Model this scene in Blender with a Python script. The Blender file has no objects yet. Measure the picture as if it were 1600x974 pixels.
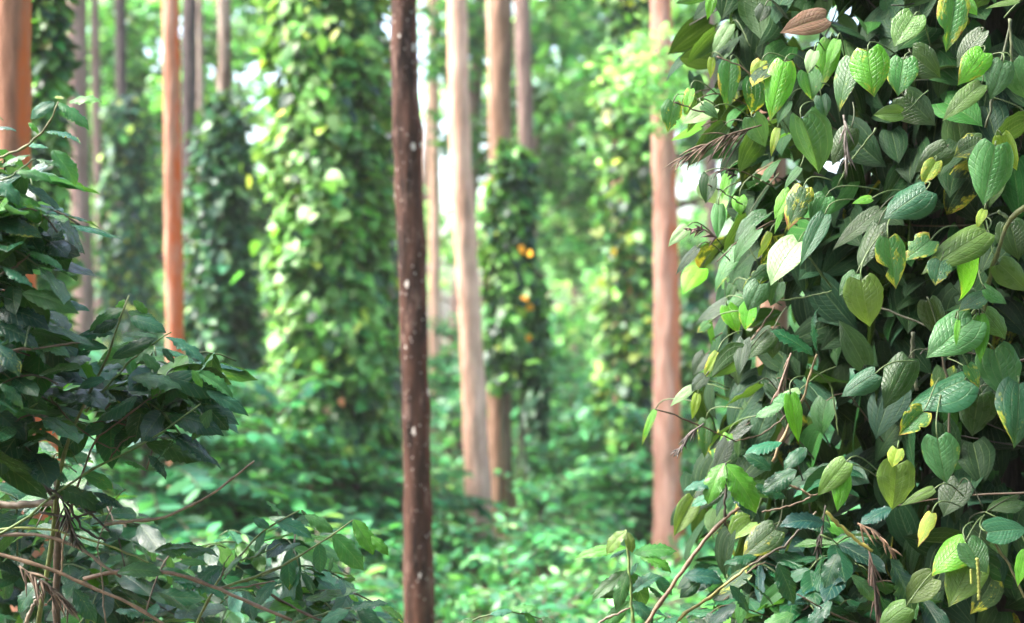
import bpy, math, random
import numpy as np
from mathutils import Vector

# ------------------------------------------------------------------ camera, world, sun, exposure
sc = bpy.context.scene
COL = sc.collection
F, CX, CY, CAMZ = 2222.2, 800.0, 487.0, 1.7          # 50 mm lens on 36 mm, in pixels of the 1600 px photograph
cam_d = bpy.data.cameras.new('camera'); cam = bpy.data.objects.new('camera', cam_d); COL.objects.link(cam)
cam.location = (0, 0, CAMZ); cam.rotation_euler = (math.radians(90), 0, 0)
cam_d.lens = 50; cam_d.sensor_width = 36; cam_d.clip_start = 0.05; cam_d.clip_end = 600
cam_d.dof.use_dof = True; cam_d.dof.focus_distance = 2.8; cam_d.dof.aperture_fstop = 2.6
sc.camera = cam
SUN = Vector((-0.60, -0.04, 0.79)).normalized()
world = bpy.data.worlds.new('World'); sc.world = world; world.use_nodes = True
wn = world.node_tree.nodes; wl = world.node_tree.links
sky = wn.new('ShaderNodeTexSky'); sky.sky_type = 'NISHITA'; sky.sun_disc = False
sky.sun_elevation = math.asin(SUN.z); sky.sun_rotation = math.atan2(SUN.x, SUN.y)
sky.dust_density = 4.0; sky.air_density = 1.0; sky.ozone_density = 1.0
wl.new(sky.outputs[0], wn['Background'].inputs[0]); wn['Background'].inputs[1].default_value = 0.15
sun_d = bpy.data.lights.new('sun', 'SUN'); sun_d.energy = 2.8; sun_d.angle = math.radians(25); sun_d.color = (1.0, 0.96, 0.90)
sun = bpy.data.objects.new('sun', sun_d); COL.objects.link(sun)
sun.rotation_euler = (-SUN).to_track_quat('-Z', 'Y').to_euler()
sc.view_settings.view_transform = 'Standard'; sc.view_settings.look = 'None'
sc.view_settings.gamma = 1; sc.view_settings.exposure = 2.75
sc.render.engine = 'CYCLES'; sc.cycles.use_denoising = True
sc.cycles.max_bounces = 8; sc.cycles.transparent_max_bounces = 8; sc.cycles.volume_bounces = 1
sc.cycles.sample_clamp_indirect = 6

rng = np.random.default_rng(11)
random.seed(11)
def A(*x): return np.array(x, float)
def px(x, y, d): return A((x - CX) / F * d, d, CAMZ - (y - CY) / F * d)
def nrm(v):
    v = np.asarray(v, float); n = np.linalg.norm(v, axis=-1, keepdims=True); return v / np.maximum(n, 1e-9)
UP = A(0, 0, 1)

# ------------------------------------------------------------------ mesh building
class MB:
    """collects quads with a leaf coordinate, a colour and a wear value per vertex; build() links ONE mesh object"""
    def __init__(s): s.V, s.Q, s.U, s.C, s.n = [], [], [], [], 0
    def add(s, V, Q, U=None, C=(0.1, 0.1, 0.1), wear=0.0):
        V = np.asarray(V, float).reshape(-1, 3); k = len(V)
        s.V.append(V); s.Q.append(np.asarray(Q, int).reshape(-1, 4) + s.n)
        s.U.append(np.zeros((k, 3)) if U is None else np.asarray(U, float).reshape(-1, 3))
        c = np.empty((k, 4)); c[:, :3] = C; c[:, 3] = wear; s.C.append(c); s.n += k
    def tube(s, pts, rad, seg=8, C=(0.1, 0.1, 0.1), wear=0.0, noise=0.0):
        P = np.asarray(pts, float); R = np.broadcast_to(np.asarray(rad, float), (len(P),)); k = len(P)
        T = nrm(np.gradient(P, axis=0)); ref = A(1, 0, 0) if abs(T[:, 2]).mean() > .6 else UP
        B1 = nrm(np.cross(T, ref)); B2 = np.cross(T, B1)
        a = np.linspace(0, 2 * math.pi, seg, endpoint=False)
        rr = R[:, None] * (1 + noise * rng.standard_normal((k, seg)))
        V = P[:, None] + rr[..., None] * (np.cos(a)[None, :, None] * B1[:, None] + np.sin(a)[None, :, None] * B2[:, None])
        i, j = np.meshgrid(np.arange(k - 1), np.arange(seg), indexing='ij'); j2 = (j + 1) % seg
        Q = np.stack([i * seg + j, i * seg + j2, (i + 1) * seg + j2, (i + 1) * seg + j], -1).reshape(-1, 4)
        V = V.reshape(-1, 3)
        if seg % 2 == 0:                                   # close both ends with quads
            for base in (0, (k - 1) * seg):
                for q in range(seg // 2 - 1):
                    f = [base + q, base + q + 1, base + seg - 2 - q, base + seg - 1 - q]
                    Q = np.vstack([Q, f if base else f[::-1]])
        s.add(V, Q, None, C, wear)
    def mesh(s, name):
        V = np.concatenate(s.V); Q = np.concatenate(s.Q); U = np.concatenate(s.U); C = np.concatenate(s.C)
        me = bpy.data.meshes.new(name); me.vertices.add(len(V)); me.vertices.foreach_set('co', V.ravel())
        me.loops.add(Q.size); me.loops.foreach_set('vertex_index', Q.ravel().astype(np.int32))
        me.polygons.add(len(Q)); me.polygons.foreach_set('loop_start', np.arange(0, Q.size, 4, dtype=np.int32))
        me.polygons.foreach_set('use_smooth', np.ones(len(Q), bool))
        a = me.attributes.new('luv', 'FLOAT_VECTOR', 'POINT'); a.data.foreach_set('vector', U.astype(np.float32).ravel())
        a = me.attributes.new('col', 'FLOAT_COLOR', 'POINT'); a.data.foreach_set('color', C.astype(np.float32).ravel())
        me.update(calc_edges=True); return me
    def build(s, name, mat, parent=None, loc=None):
        """vertices are given in world space; with a parent the mesh is stored relative to it"""
        org = np.asarray(parent.location if parent is not None else (loc if loc is not None else (0, 0, 0)), float)
        s.V = [v - org for v in s.V]
        o = bpy.data.objects.new(name, s.mesh(name)); o.data.materials.append(mat); COL.objects.link(o)
        if parent is not None: o.parent = parent
        elif loc is not None: o.location = loc
        return o

def tag(o, label, cat, group=None, kind=None):
    if label: o['label'] = label
    if cat: o['category'] = cat
    if group: o['group'] = group
    if kind: o['kind'] = kind
    return o
def thing(name, loc, label, cat, group=None):
    o = bpy.data.objects.new(name, None); o.location = [float(v) for v in loc]; o.empty_display_size = .1; COL.objects.link(o)
    return tag(o, label, cat, group)
def copy_tree(o, loc, rotz=0, scale=1.0, label=None):
    c = o.copy(); COL.objects.link(c); c.location = [float(v) for v in loc]; c.rotation_euler = (0, 0, rotz); c.scale = (scale,) * 3
    if label: c['label'] = label
    for ch in list(o.children):
        d = ch.copy(); COL.objects.link(d); d.parent = c
    return c

# ------------------------------------------------------------------ materials
def newmat(name):
    m = bpy.data.materials.new(name); m.use_nodes = True; nt = m.node_tree
    for n in list(nt.nodes): nt.nodes.remove(n)
    return m, nt
class NT:
    def __init__(s, nt): s.nt = nt
    def n(s, t, **kw):
        x = s.nt.nodes.new(t)
        for k, v in kw.items(): setattr(x, k, v)
        return x
    def l(s, a, b): s.nt.links.new(a, b)
    def put(s, v, sock):
        if isinstance(v, bpy.types.NodeSocket): s.l(v, sock)
        elif isinstance(v, (tuple, list)) and sock.type == 'RGBA': sock.default_value = (*v[:3], 1)
        else: sock.default_value = v
    def m(s, op, a, b=0.0, c=0.0, clamp=False):
        x = s.n('ShaderNodeMath', operation=op); x.use_clamp = clamp
        s.put(a, x.inputs[0]); s.put(b, x.inputs[1])
        if op in ('MULTIPLY_ADD', 'SMOOTH_MIN', 'COMPARE', 'WRAP'): s.put(c, x.inputs[2])
        return x.outputs[0]
    def mix(s, f, a, b, blend='MIX'):
        x = s.n('ShaderNodeMix', data_type='RGBA', blend_type=blend); x.clamp_factor = True
        s.put(f, x.inputs[0]); s.put(a, x.inputs[6]); s.put(b, x.inputs[7]); return x.outputs[2]
    def ramp(s, v, lo, hi, a=0.0, b=1.0):
        x = s.n('ShaderNodeMapRange', interpolation_type='SMOOTHSTEP'); s.put(v, x.inputs[0])
        x.inputs[1].default_value = lo; x.inputs[2].default_value = hi; x.inputs[3].default_value = a; x.inputs[4].default_value = b
        return x.outputs[0]
    def noise(s, vec, scale, detail=3.0, rough=.5, dim='3D'):
        x = s.n('ShaderNodeTexNoise', noise_dimensions=dim); s.put(vec, x.inputs['Vector'])
        x.inputs['Scale'].default_value = scale; x.inputs['Detail'].default_value = detail; x.inputs['Roughness'].default_value = rough
        return x.outputs[0]
    def map(s, vec, scale):
        x = s.n('ShaderNodeMapping'); s.put(vec, x.inputs[0]); x.inputs['Scale'].default_value = scale; return x.outputs[0]

def leaf_mat(name, veins, rough=.42, trans=.28, under=(0.10, 0.15, 0.07), fine=True, spec=.5, tglow=.08):
    """veins: 'arched' (base to tip), 'feather' (side veins) or None; colour and wear come with each leaf"""
    m, nt = newmat(name); t = NT(nt)
    col = t.n('ShaderNodeAttribute', attribute_name='col'); luv = t.n('ShaderNodeAttribute', attribute_name='luv')
    base = col.outputs['Color']; wear = col.outputs['Alpha']
    sep = t.n('ShaderNodeSeparateXYZ'); t.l(luv.outputs['Vector'], sep.inputs[0]); u, v, seed = sep.outputs
    av = t.m('ABSOLUTE', v)
    bump = None
    if fine:
        off = t.n('ShaderNodeCombineXYZ'); t.put(t.m('MULTIPLY', seed, 31.7), off.inputs[2]); t.put(t.m('MULTIPLY', u, 2.0), off.inputs[0]); t.put(v, off.inputs[1])
        co = off.outputs[0]
        mott = t.noise(co, 2.2, 4)
        base = t.mix(t.ramp(mott, .3, .75), t.mix(.30, base, (0.01, 0.025, 0.01)), base)
        mid = t.ramp(av, 0.015, .05, 1, 0)
        if veins == 'arched':
            k = t.m('ABSOLUTE', t.m('SUBTRACT', t.m('FRACT', t.m('MULTIPLY_ADD', av, 2.9, .5)), .5))
            line = t.ramp(k, .02, .09, 1, 0)
            cross = t.m('ABSOLUTE', t.m('SUBTRACT', t.m('FRACT', t.m('ADD', t.m('MULTIPLY', u, 11.0), t.m('MULTIPLY', av, 2.5))), .5))
        else:
            k = t.m('ABSOLUTE', t.m('SUBTRACT', t.m('FRACT', t.m('SUBTRACT', t.m('MULTIPLY', u, 9.0), t.m('MULTIPLY', av, 2.0))), .5))
            line = t.ramp(k, .03, .10, 1, 0)
            cross = t.m('ABSOLUTE', t.m('SUBTRACT', t.m('FRACT', t.m('MULTIPLY', av, 6.0)), .5))
        line = t.m('MAXIMUM', mid, t.m('MULTIPLY', line, .6))
        base = t.mix(t.m('MULTIPLY', t.m('MULTIPLY', line, t.ramp(mott, .25, .7, .2, 1)), .36), base, t.mix(.5, base, (0.42, 0.55, 0.22)))
        # yellowing margins with brown lesions
        n1 = t.m('ADD', t.m('MULTIPLY', t.noise(co, 1.5, 2, .5), .65), t.m('MULTIPLY', t.noise(co, 6.5, 4, .6), .35))
        edge = t.ramp(av, .45, 1.0); tip = t.ramp(u, .45, 1.0)
        e = t.m('ADD', t.m('MULTIPLY', edge, .10), t.m('MULTIPLY', tip, .10))
        yel = t.m('MULTIPLY', t.ramp(t.m('ADD', n1, t.m('MULTIPLY_ADD', wear, .33, e)), .74, .84), t.ramp(wear, .02, .3))
        base = t.mix(t.m('MULTIPLY', yel, .8), base, t.mix(t.ramp(t.noise(co, 9, 2), .35, .65), (0.20, 0.30, 0.03), (0.50, 0.42, 0.04)))
        vo = t.n('ShaderNodeTexVoronoi'); t.l(co, vo.inputs['Vector']); vo.inputs['Scale'].default_value = 5.0
        dot = t.m('MULTIPLY', t.ramp(vo.outputs['Distance'], .10, .17, 1, 0), t.ramp(t.m('ADD', n1, t.m('MULTIPLY', wear, .3)), .58, .70))
        dot = t.m('MULTIPLY', dot, t.ramp(wear, .1, .4))
        halo = t.m('MULTIPLY', t.ramp(vo.outputs['Distance'], .17, .30, 1, 0), t.m('MULTIPLY', t.ramp(wear, .1, .4), t.ramp(n1, .5, .62)))
        base = t.mix(t.m('MULTIPLY', halo, .6), base, (0.50, 0.46, 0.05))
        base = t.mix(t.m('MULTIPLY', dot, .9), base, (0.10, 0.035, 0.012))
        burn = t.m('MULTIPLY', t.ramp(t.m('ADD', n1, t.m('MULTIPLY_ADD', wear, .26, e)), .84, .87), t.ramp(wear, .3, .5))
        base = t.mix(burn, base, (0.22, 0.09, 0.03))
        h = t.m('ADD', t.m('MULTIPLY', line, -.6), t.m('MULTIPLY', t.ramp(cross, .0, .2), .25))
        h = t.m('ADD', h, t.m('MULTIPLY', t.noise(co, 14, 3), .5))
        b = t.n('ShaderNodeBump'); b.inputs['Strength'].default_value = .9 if veins == 'arched' else .5; b.inputs['Distance'].default_value = .0026
        t.l(h, b.inputs['Height']); bump = b.outputs[0]
    geo = t.n('ShaderNodeNewGeometry')
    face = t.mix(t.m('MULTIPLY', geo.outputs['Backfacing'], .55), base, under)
    p = t.n('ShaderNodeBsdfPrincipled'); t.l(face, p.inputs['Base Color'])
    if fine:
        t.put(t.m('ADD', t.m('MULTIPLY', geo.outputs['Backfacing'], .25), t.ramp(mott, .3, .8, rough - .07, rough + .1)), p.inputs['Roughness'])
    else: t.put(t.m('MULTIPLY_ADD', geo.outputs['Backfacing'], .25, rough), p.inputs['Roughness'])
    p.inputs['Specular IOR Level'].default_value = spec
    tr = t.n('ShaderNodeBsdfTranslucent')
    t.l(t.mix(1.0, t.mix(tglow, base, (0.30, 0.55, 0.03)), (2.0, 1.9, 1.1), 'MULTIPLY'), tr.inputs['Color'])
    if bump: t.l(bump, p.inputs['Normal'])
    mx = t.n('ShaderNodeMixShader'); mx.inputs[0].default_value = trans
    t.l(p.outputs[0], mx.inputs[1]); t.l(tr.outputs[0], mx.inputs[2])
    o = t.n('ShaderNodeOutputMaterial'); t.l(mx.outputs[0], o.inputs[0]); return m

def bark_mat(name, a, b, alga=None, alga_dir=(1, 0), alga_amt=1.0, low=0.0, lichen=0.0, rough=.85, streak=9.0):
    m, nt = newmat(name); t = NT(nt)
    tc = t.n('ShaderNodeTexCoord'); ob = tc.outputs['Object']
    n1 = t.noise(t.map(ob, (streak, streak, 1.3)), 3, 6, .62); n2 = t.noise(t.map(ob, (3, 3, 1.1)), 2.2, 4, .55); n3 = t.noise(t.map(ob, (22, 22, 6)), 6, 4, .6)
    c = t.mix(t.ramp(n1, .33, .68), a, b)
    c = t.mix(t.m('MULTIPLY', t.ramp(n2, .52, .72), .6), c, tuple(x * .42 for x in a))
    c = t.mix(t.m('MULTIPLY', t.ramp(n2, .30, .46, 1, 0), .45), c, tuple(min(1, x * 1.35) for x in b))
    c = t.mix(t.m('MULTIPLY', n3, .25), c, tuple(x * .5 for x in a))
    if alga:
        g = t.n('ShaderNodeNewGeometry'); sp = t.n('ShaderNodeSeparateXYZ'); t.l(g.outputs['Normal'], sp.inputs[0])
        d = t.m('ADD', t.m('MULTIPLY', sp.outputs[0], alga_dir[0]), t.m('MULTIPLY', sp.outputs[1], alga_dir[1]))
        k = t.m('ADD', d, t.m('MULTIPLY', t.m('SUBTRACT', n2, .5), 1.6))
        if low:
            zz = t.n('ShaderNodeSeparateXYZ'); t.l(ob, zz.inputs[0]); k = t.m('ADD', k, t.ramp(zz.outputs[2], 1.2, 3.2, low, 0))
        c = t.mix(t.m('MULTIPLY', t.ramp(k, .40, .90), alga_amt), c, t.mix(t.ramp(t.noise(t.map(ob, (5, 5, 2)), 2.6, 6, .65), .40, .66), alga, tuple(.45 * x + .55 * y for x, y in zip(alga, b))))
    if lichen:
        vo = t.n('ShaderNodeTexVoronoi'); t.l(t.map(ob, (1, 1, .62)), vo.inputs['Vector']); vo.inputs['Scale'].default_value = 36; vo.inputs['Randomness'].default_value = 1
        r = t.n('ShaderNodeSeparateColor'); t.l(vo.outputs['Color'], r.inputs[0])
        dd = t.m('ADD', vo.outputs['Distance'], t.m('MULTIPLY', t.m('SUBTRACT', n3, .5), .9))
        size = t.m('MULTIPLY', t.ramp(r.outputs[0], 1 - lichen, 1.0), .42)
        s_ = t.ramp(t.m('SUBTRACT', size, dd), 0, .06)
        c = t.mix(t.m('MULTIPLY', s_, .85), c, (0.62, 0.56, 0.50))
        v2 = t.n('ShaderNodeTexVoronoi'); t.l(t.map(ob, (1, 1, .7)), v2.inputs['Vector']); v2.inputs['Scale'].default_value = 95; r2 = t.n('ShaderNodeSeparateColor'); t.l(v2.outputs['Color'], r2.inputs[0])
        fl = t.ramp(t.m('SUBTRACT', t.m('MULTIPLY', t.ramp(r2.outputs[1], .80, 1.0), .5), t.m('ADD', v2.outputs['Distance'], t.m('MULTIPLY', n2, .2))), 0, .08)
        c = t.mix(t.m('MULTIPLY', fl, .7), c, (0.48, 0.40, 0.36))
        w = t.m('MULTIPLY', t.ramp(t.noise(t.map(ob, (9, 9, 3)), 3.0, 6, .7), .52, .66), .28)
        c = t.mix(w, c, (0.34, 0.22, 0.18))
    p = t.n('ShaderNodeBsdfPrincipled'); t.l(c, p.inputs['Base Color']); p.inputs['Roughness'].default_value = rough; p.inputs['Specular IOR Level'].default_value = .15
    bp = t.n('ShaderNodeBump'); bp.inputs['Strength'].default_value = .7; bp.inputs['Distance'].default_value = .012
    t.l(t.m('ADD', n1, t.m('MULTIPLY', n3, .6)), bp.inputs['Height']); t.l(bp.outputs[0], p.inputs['Normal'])
    o = t.n('ShaderNodeOutputMaterial'); t.l(p.outputs[0], o.inputs[0]); return m

def twig_mat(name, rough=.6):
    m, nt = newmat(name); t = NT(nt)
    col = t.n('ShaderNodeAttribute', attribute_name='col'); tc = t.n('ShaderNodeTexCoord')
    n1 = t.noise(tc.outputs['Object'], 60, 4, .6)
    c = t.mix(t.ramp(n1, .35, .7), t.mix(.55, col.outputs['Color'], (0.02, 0.014, 0.01)), col.outputs['Color'])
    p = t.n('ShaderNodeBsdfPrincipled'); t.l(c, p.inputs['Base Color']); p.inputs['Roughness'].default_value = rough
    bp = t.n('ShaderNodeBump'); bp.inputs['Strength'].default_value = .5; bp.inputs['Distance'].default_value = .003
    t.l(n1, bp.inputs['Height']); t.l(bp.outputs[0], p.inputs['Normal'])
    o = t.n('ShaderNodeOutputMaterial'); t.l(p.outputs[0], o.inputs[0]); return m

M_PEP = leaf_mat('pepper_leaf', 'arched', rough=.33, trans=.28, under=(0.05, 0.12, 0.03), spec=.38)
M_COF = leaf_mat('coffee_leaf', 'feather', rough=.21, trans=.24, under=(0.015, 0.08, 0.016), spec=.36)
M_PEPIN = leaf_mat('shaded_pepper_leaf', 'arched', rough=.5, trans=.12, under=(0.015, 0.04, 0.012), spec=.1)  # darker, duller copy of the pepper leaf; the vine's inner shade is painted in
M_BGP = leaf_mat('pepper_leaf_plain', None, rough=.45, trans=.22, fine=False, spec=.3)
M_BGC = leaf_mat('coffee_leaf_plain', None, rough=.45, trans=.30, fine=False, spec=.45)
M_FAR = leaf_mat('tree_leaf', None, rough=.5, trans=.42, fine=False, tglow=.05)
M_TWIG = twig_mat('twig_bark')
M_DRY = twig_mat('dry_leaf', .8)

m, nt = newmat('forest_soil'); t = NT(nt); tc = t.n('ShaderNodeTexCoord')
n1 = t.noise(tc.outputs['Object'], 1.3, 6, .6); n2 = t.noise(tc.outputs['Object'], 14, 5, .65)
c = t.mix(t.ramp(n2, .35, .65), (0.045, 0.028, 0.018), (0.16, 0.09, 0.055)); c = t.mix(t.ramp(n1, .45, .62), c, (0.05, 0.09, 0.025))
p = t.n('ShaderNodeBsdfPrincipled'); t.l(c, p.inputs['Base Color']); p.inputs['Roughness'].default_value = .95
b = t.n('ShaderNodeBump'); b.inputs['Distance'].default_value = .05; t.l(n2, b.inputs['Height']); t.l(b.outputs[0], p.inputs['Normal'])
o = t.n('ShaderNodeOutputMaterial'); t.l(p.outputs[0], o.inputs[0]); M_SOIL = m

# ------------------------------------------------------------------ leaf shapes
def leaf_grid(kind, L, W, bend=.4, fold=.15, droop=.0, wave=0.0, quilt=.0, nu=16, nv=12, r=None, bite=0.0, twist=0.0):
    """a leaf blade from its base at the origin to its tip at (0, L, 0); upper face +z. returns V, Q, U(u,v)"""
    t = (1 - np.cos(np.linspace(0, math.pi, nu + 1))) / 2 * .55 + np.linspace(0, 1, nu + 1) * .45
    v = np.linspace(-1, 1, nv + 1); Tt, Vv = np.meshgrid(t, v, indexing='ij')
    if kind == 'pepper':
        h = t ** .45 * (1 - t) ** 1.05; h = h / h.max(); h *= 1 - .25 * np.clip((t - .78) / .2, 0, 1) * (t < .985)
    else:
        h = t ** .75 * (1 - t) ** .8; h = h / h.max(); h *= 1 - .45 * np.clip((t - .80) / .16, 0, 1) * (t < .985)
    h = np.maximum(h, .004) * W / 2
    ph = (r.random() if r is not None else .3) * 6.28
    hh = h[:, None] * (1 + (.022 if kind == 'pepper' else .012) * np.sin(Tt * 19 + ph + np.sign(Vv)) * np.abs(Vv) ** 2)
    if bite:
        for _ in range(int(1 + bite * 3)):
            tc_, sd = r.uniform(.3, .9), r.choice([-1, 1]); w_ = r.uniform(.03, .08)
            hh = hh * (1 - r.uniform(.15, .5) * bite * np.exp(-((Tt - tc_) / w_) ** 2) * (Vv * sd > 0) * np.abs(Vv))
    X = hh * Vv
    Y0 = Tt * L
    if kind == 'pepper': Y0 = Y0 - .27 * W * np.abs(Vv) ** 1.8 * np.exp(-Tt * 7) * (1 - np.exp(-Tt * 60))
    Z = fold * np.abs(X) - droop * X ** 2 / max(W / 2, 1e-6)
    if quilt:
        if kind == 'pepper':
            Z = Z + quilt * W * .5 * np.abs(np.sin(math.pi * 2.9 * np.abs(Vv))) * (h / h.max())[:, None] * .8
            Z = Z + quilt * W * .08 * np.sin(2 * math.pi * (11 * Tt + 2.5 * np.abs(Vv)) + ph) * (1 - np.abs(Vv) * .3) * (h / h.max())[:, None]
        else:
            Z = Z + quilt * W * .42 * np.cos(2 * math.pi * (9 * Tt - 2.0 * np.abs(Vv))) * np.abs(Vv) ** .5 * (h / h.max())[:, None]
    if wave: Z = Z + wave * W * np.sin(Tt * 19 + ph + Vv * .8) * np.abs(Vv) ** 2.5 * (h / h.max())[:, None]
    th = bend * Tt * (.4 + .6 * Tt) * 1.2
    # centre line bends down; z is added along the bent normal
    tl = np.linspace(0, 1, 60); a = bend * tl * (.4 + .6 * tl) * 1.2
    yc = np.concatenate([[0], np.cumsum(np.cos(a[:-1]) / 59)]) * L; zc = np.concatenate([[0], -np.cumsum(np.sin(a[:-1]) / 59)]) * L
    cy, cz = np.interp(Tt, tl, yc), np.interp(Tt, tl, zc); dy = Y0 - Tt * L
    y = cy + dy * np.cos(th) + Z * np.sin(th); z = cz - dy * np.sin(th) + Z * np.cos(th)
    e = A(yc[-1], zc[-1]); ln = np.linalg.norm(e); ca, sa = e / ln; s_ = L / ln
    y, z = (ca * y + sa * z) * s_, (-sa * y + ca * z) * s_
    if twist:
        q = twist * Tt; X, z = X * np.cos(q) - z * np.sin(q), X * np.sin(q) + z * np.cos(q)
    V = np.stack([X, y, z], -1).reshape(-1, 3)
    i, j = np.meshgrid(np.arange(nu), np.arange(nv), indexing='ij'); k = nv + 1
    Q = np.stack([i * k + j, i * k + j + 1, (i + 1) * k + j + 1, (i + 1) * k + j], -1).reshape(-1, 4)
    U = np.stack([Tt, Vv, np.zeros_like(Tt)], -1).reshape(-1, 3)
    return V, Q, U
def frames(D, N):
    y = nrm(D); z = nrm(N - (N * y).sum(-1, keepdims=True) * y); x = np.cross(y, z)
    return np.stack([x, y, z], -1)                      # columns
def scatter(mb, kind, P, D, N, L, W, C, wear=None, res=(4, 2), ntemp=5, **kw):
    """many leaves at once: P base points, D base-to-tip directions, N upper normals, L, W sizes, C colours"""
    n = len(P); R = frames(D, N); which = rng.integers(0, ntemp, n)
    wear = np.zeros(n) if wear is None else np.broadcast_to(wear, (n,))
    for k in range(ntemp):
        ix = np.where(which == k)[0]
        if not len(ix): continue
        r = np.random.default_rng(100 + k)
        V, Q, U = leaf_grid(kind, 1, 1, bend=r.uniform(.1, .9), fold=r.uniform(-.05, .4), droop=r.uniform(0, .3), nu=res[0], nv=res[1], r=r, **kw)
        S = np.stack([W[ix], L[ix], W[ix]], -1)
        VV = np.einsum('nij,nvj->nvi', R[ix], V[None] * S[:, None]) + P[ix, None]
        q = len(V); QQ = Q[None] + (np.arange(len(ix)) * q)[:, None, None]
        UU = np.broadcast_to(U, (len(ix), q, 3)).copy(); UU[..., 2] = rng.random(len(ix))[:, None]
        mb.add(VV, QQ, UU, np.repeat(C[ix], q, 0), np.repeat(wear[ix], q))
def rdir(n): return nrm(rng.standard_normal((n, 3)))
def palette(n, cols, wts, jit=.22):
    cols = np.array(cols); i = rng.choice(len(cols), n, p=np.array(wts) / np.sum(wts))
    return cols[i] * np.exp(jit * rng.standard_normal((n, 1))) * np.exp(.08 * rng.standard_normal((n, 3)))

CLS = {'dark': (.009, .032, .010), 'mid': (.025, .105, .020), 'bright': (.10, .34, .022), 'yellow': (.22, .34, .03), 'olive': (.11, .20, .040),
       'oliv2': (.035, .075, .022), 'pale': (.25, .40, .18), 'grey': (.050, .15, .050), 'blue': (.026, .10, .045), 'green': (.05, .19, .045),
       'coffee': (.008, .062, .026), 'cofpale': (.026, .135, .070), 'cofbright': (.06, .22, .022), 'cofblue': (.008, .046, .036)}

# ------------------------------------------------------------------ ground, haze
g = MB(); nn = 60; xs = np.linspace(-150, 150, nn + 1); ys = np.linspace(-30, 270, nn + 1)
Xg, Yg = np.meshgrid(xs, ys, indexing='ij'); Zg = .10 * np.sin(Xg * .21 + 1) * np.cos(Yg * .17) * np.clip((Yg - 16) / 10, 0, 1)
i, j = np.meshgrid(np.arange(nn), np.arange(nn), indexing='ij')
g.add(np.stack([Xg, Yg, Zg], -1), np.stack([i * (nn + 1) + j, (i + 1) * (nn + 1) + j, (i + 1) * (nn + 1) + j + 1, i * (nn + 1) + j + 1], -1))
tag(g.build('ground', M_SOIL), 'dark soil of the plantation floor under the coffee', None, kind='structure')

hz = MB(); x0, x1, y0, y1, z0, z1 = -70, 70, -12, 110, -1.2, 24
hz.add([(x0, y0, z0), (x1, y0, z0), (x1, y1, z0), (x0, y1, z0), (x0, y0, z1), (x1, y0, z1), (x1, y1, z1), (x0, y1, z1)],
       [(0, 3, 2, 1), (4, 5, 6, 7), (0, 1, 5, 4), (1, 2, 6, 5), (2, 3, 7, 6), (3, 0, 4, 7)])
m, nt = newmat('haze_air'); t = NT(nt); v = t.n('ShaderNodeVolumePrincipled'); v.inputs['Color'].default_value = (.93, .97, .93, 1); v.inputs['Density'].default_value = .0010
o = t.n('ShaderNodeOutputMaterial'); t.l(v.outputs[0], o.inputs[1])
ho = hz.build('haze', m); tag(ho, 'thin pale haze hanging between the trees', None, kind='stuff')

# ------------------------------------------------------------------ trees with visible trunks
def path_from(ctrl, d, ztop, zbot=-.08, steps=150, lean_d=0.0):
    """ctrl: (x, y, width) in photo pixels from top to bottom; extends above the frame and to the ground"""
    c = np.array(ctrl, float); P = np.array([px(a, b_, d) for a, b_, _ in c]); R = c[:, 2] / F * d / 2
    z = P[::-1, 2]; x = P[::-1, 0]; R = R[::-1]
    def ext(zz, arr):
        v_ = np.interp(zz, z, arr); s0 = (arr[-1] - arr[0]) / (z[-1] - z[0])
        v_ = np.where(zz > z[-1], arr[-1] + s0 * (zz - z[-1]), v_); return np.where(zz < z[0], arr[0] + s0 * .6 * (zz - z[0]), v_)
    zz = np.linspace(zbot, ztop, steps)
    XX = ext(zz, x); RR = np.maximum(ext(zz, R), R.min() * .5) * (1 + .035 * np.sin(zz * 7.3 + d * 5) * np.sin(zz * 3.1 + d) + .02 * np.sin(zz * 17 + d * 2)) * (1 + .45 * np.exp(-np.maximum(zz, 0) / .18))
    return np.stack([XX, np.full_like(zz, d) + .02 * np.sin(zz * 1.3 + d), zz], -1), RR
def far_crown(mb, centre, rad, n, leaf=.14, cols=None, clump=26, flat=.75):
    cl = centre + rdir(clump) * (rng.random((clump, 1)) ** .5) * np.array([rad, rad, rad * flat])
    i_ = rng.integers(0, clump, n); P = cl[i_] + rng.standard_normal((n, 3)) * np.array([.26, .26, .17]) * rad * .62
    N = nrm(UP + .8 * rng.standard_normal((n, 3))); D = nrm(rdir(n) * A(1, 1, .5) - .35 * UP)
    C = palette(n, cols, [1] * len(cols)); tint = np.exp(.28 * rng.standard_normal((clump, 1)))[i_]
    L = leaf * rng.uniform(.7, 1.4, n); scatter(mb, 'coffee', P, D, N, L, L * .5, C * tint, res=(3, 2))
CROWNS = []
def top_crown(root, z, dx=0, dy=0, scale=1.0):
    """the high crown of a shade tree, well above the frame"""
    if len(CROWNS) < 3:
        c_ = MB(); far_crown(c_, A(0, 0, 0), 1.7, 1500, .19, GREENS, clump=16, flat=.5); o = c_.build('crown', M_FAR, root); CROWNS.append(o)
    else: o = CROWNS[int(rng.integers(3))].copy(); COL.objects.link(o); o.parent = root
    o.location = (dx, dy, z); o.rotation_euler = (0, 0, rng.uniform(0, 6.28)); o.scale = (scale,) * 3
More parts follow.
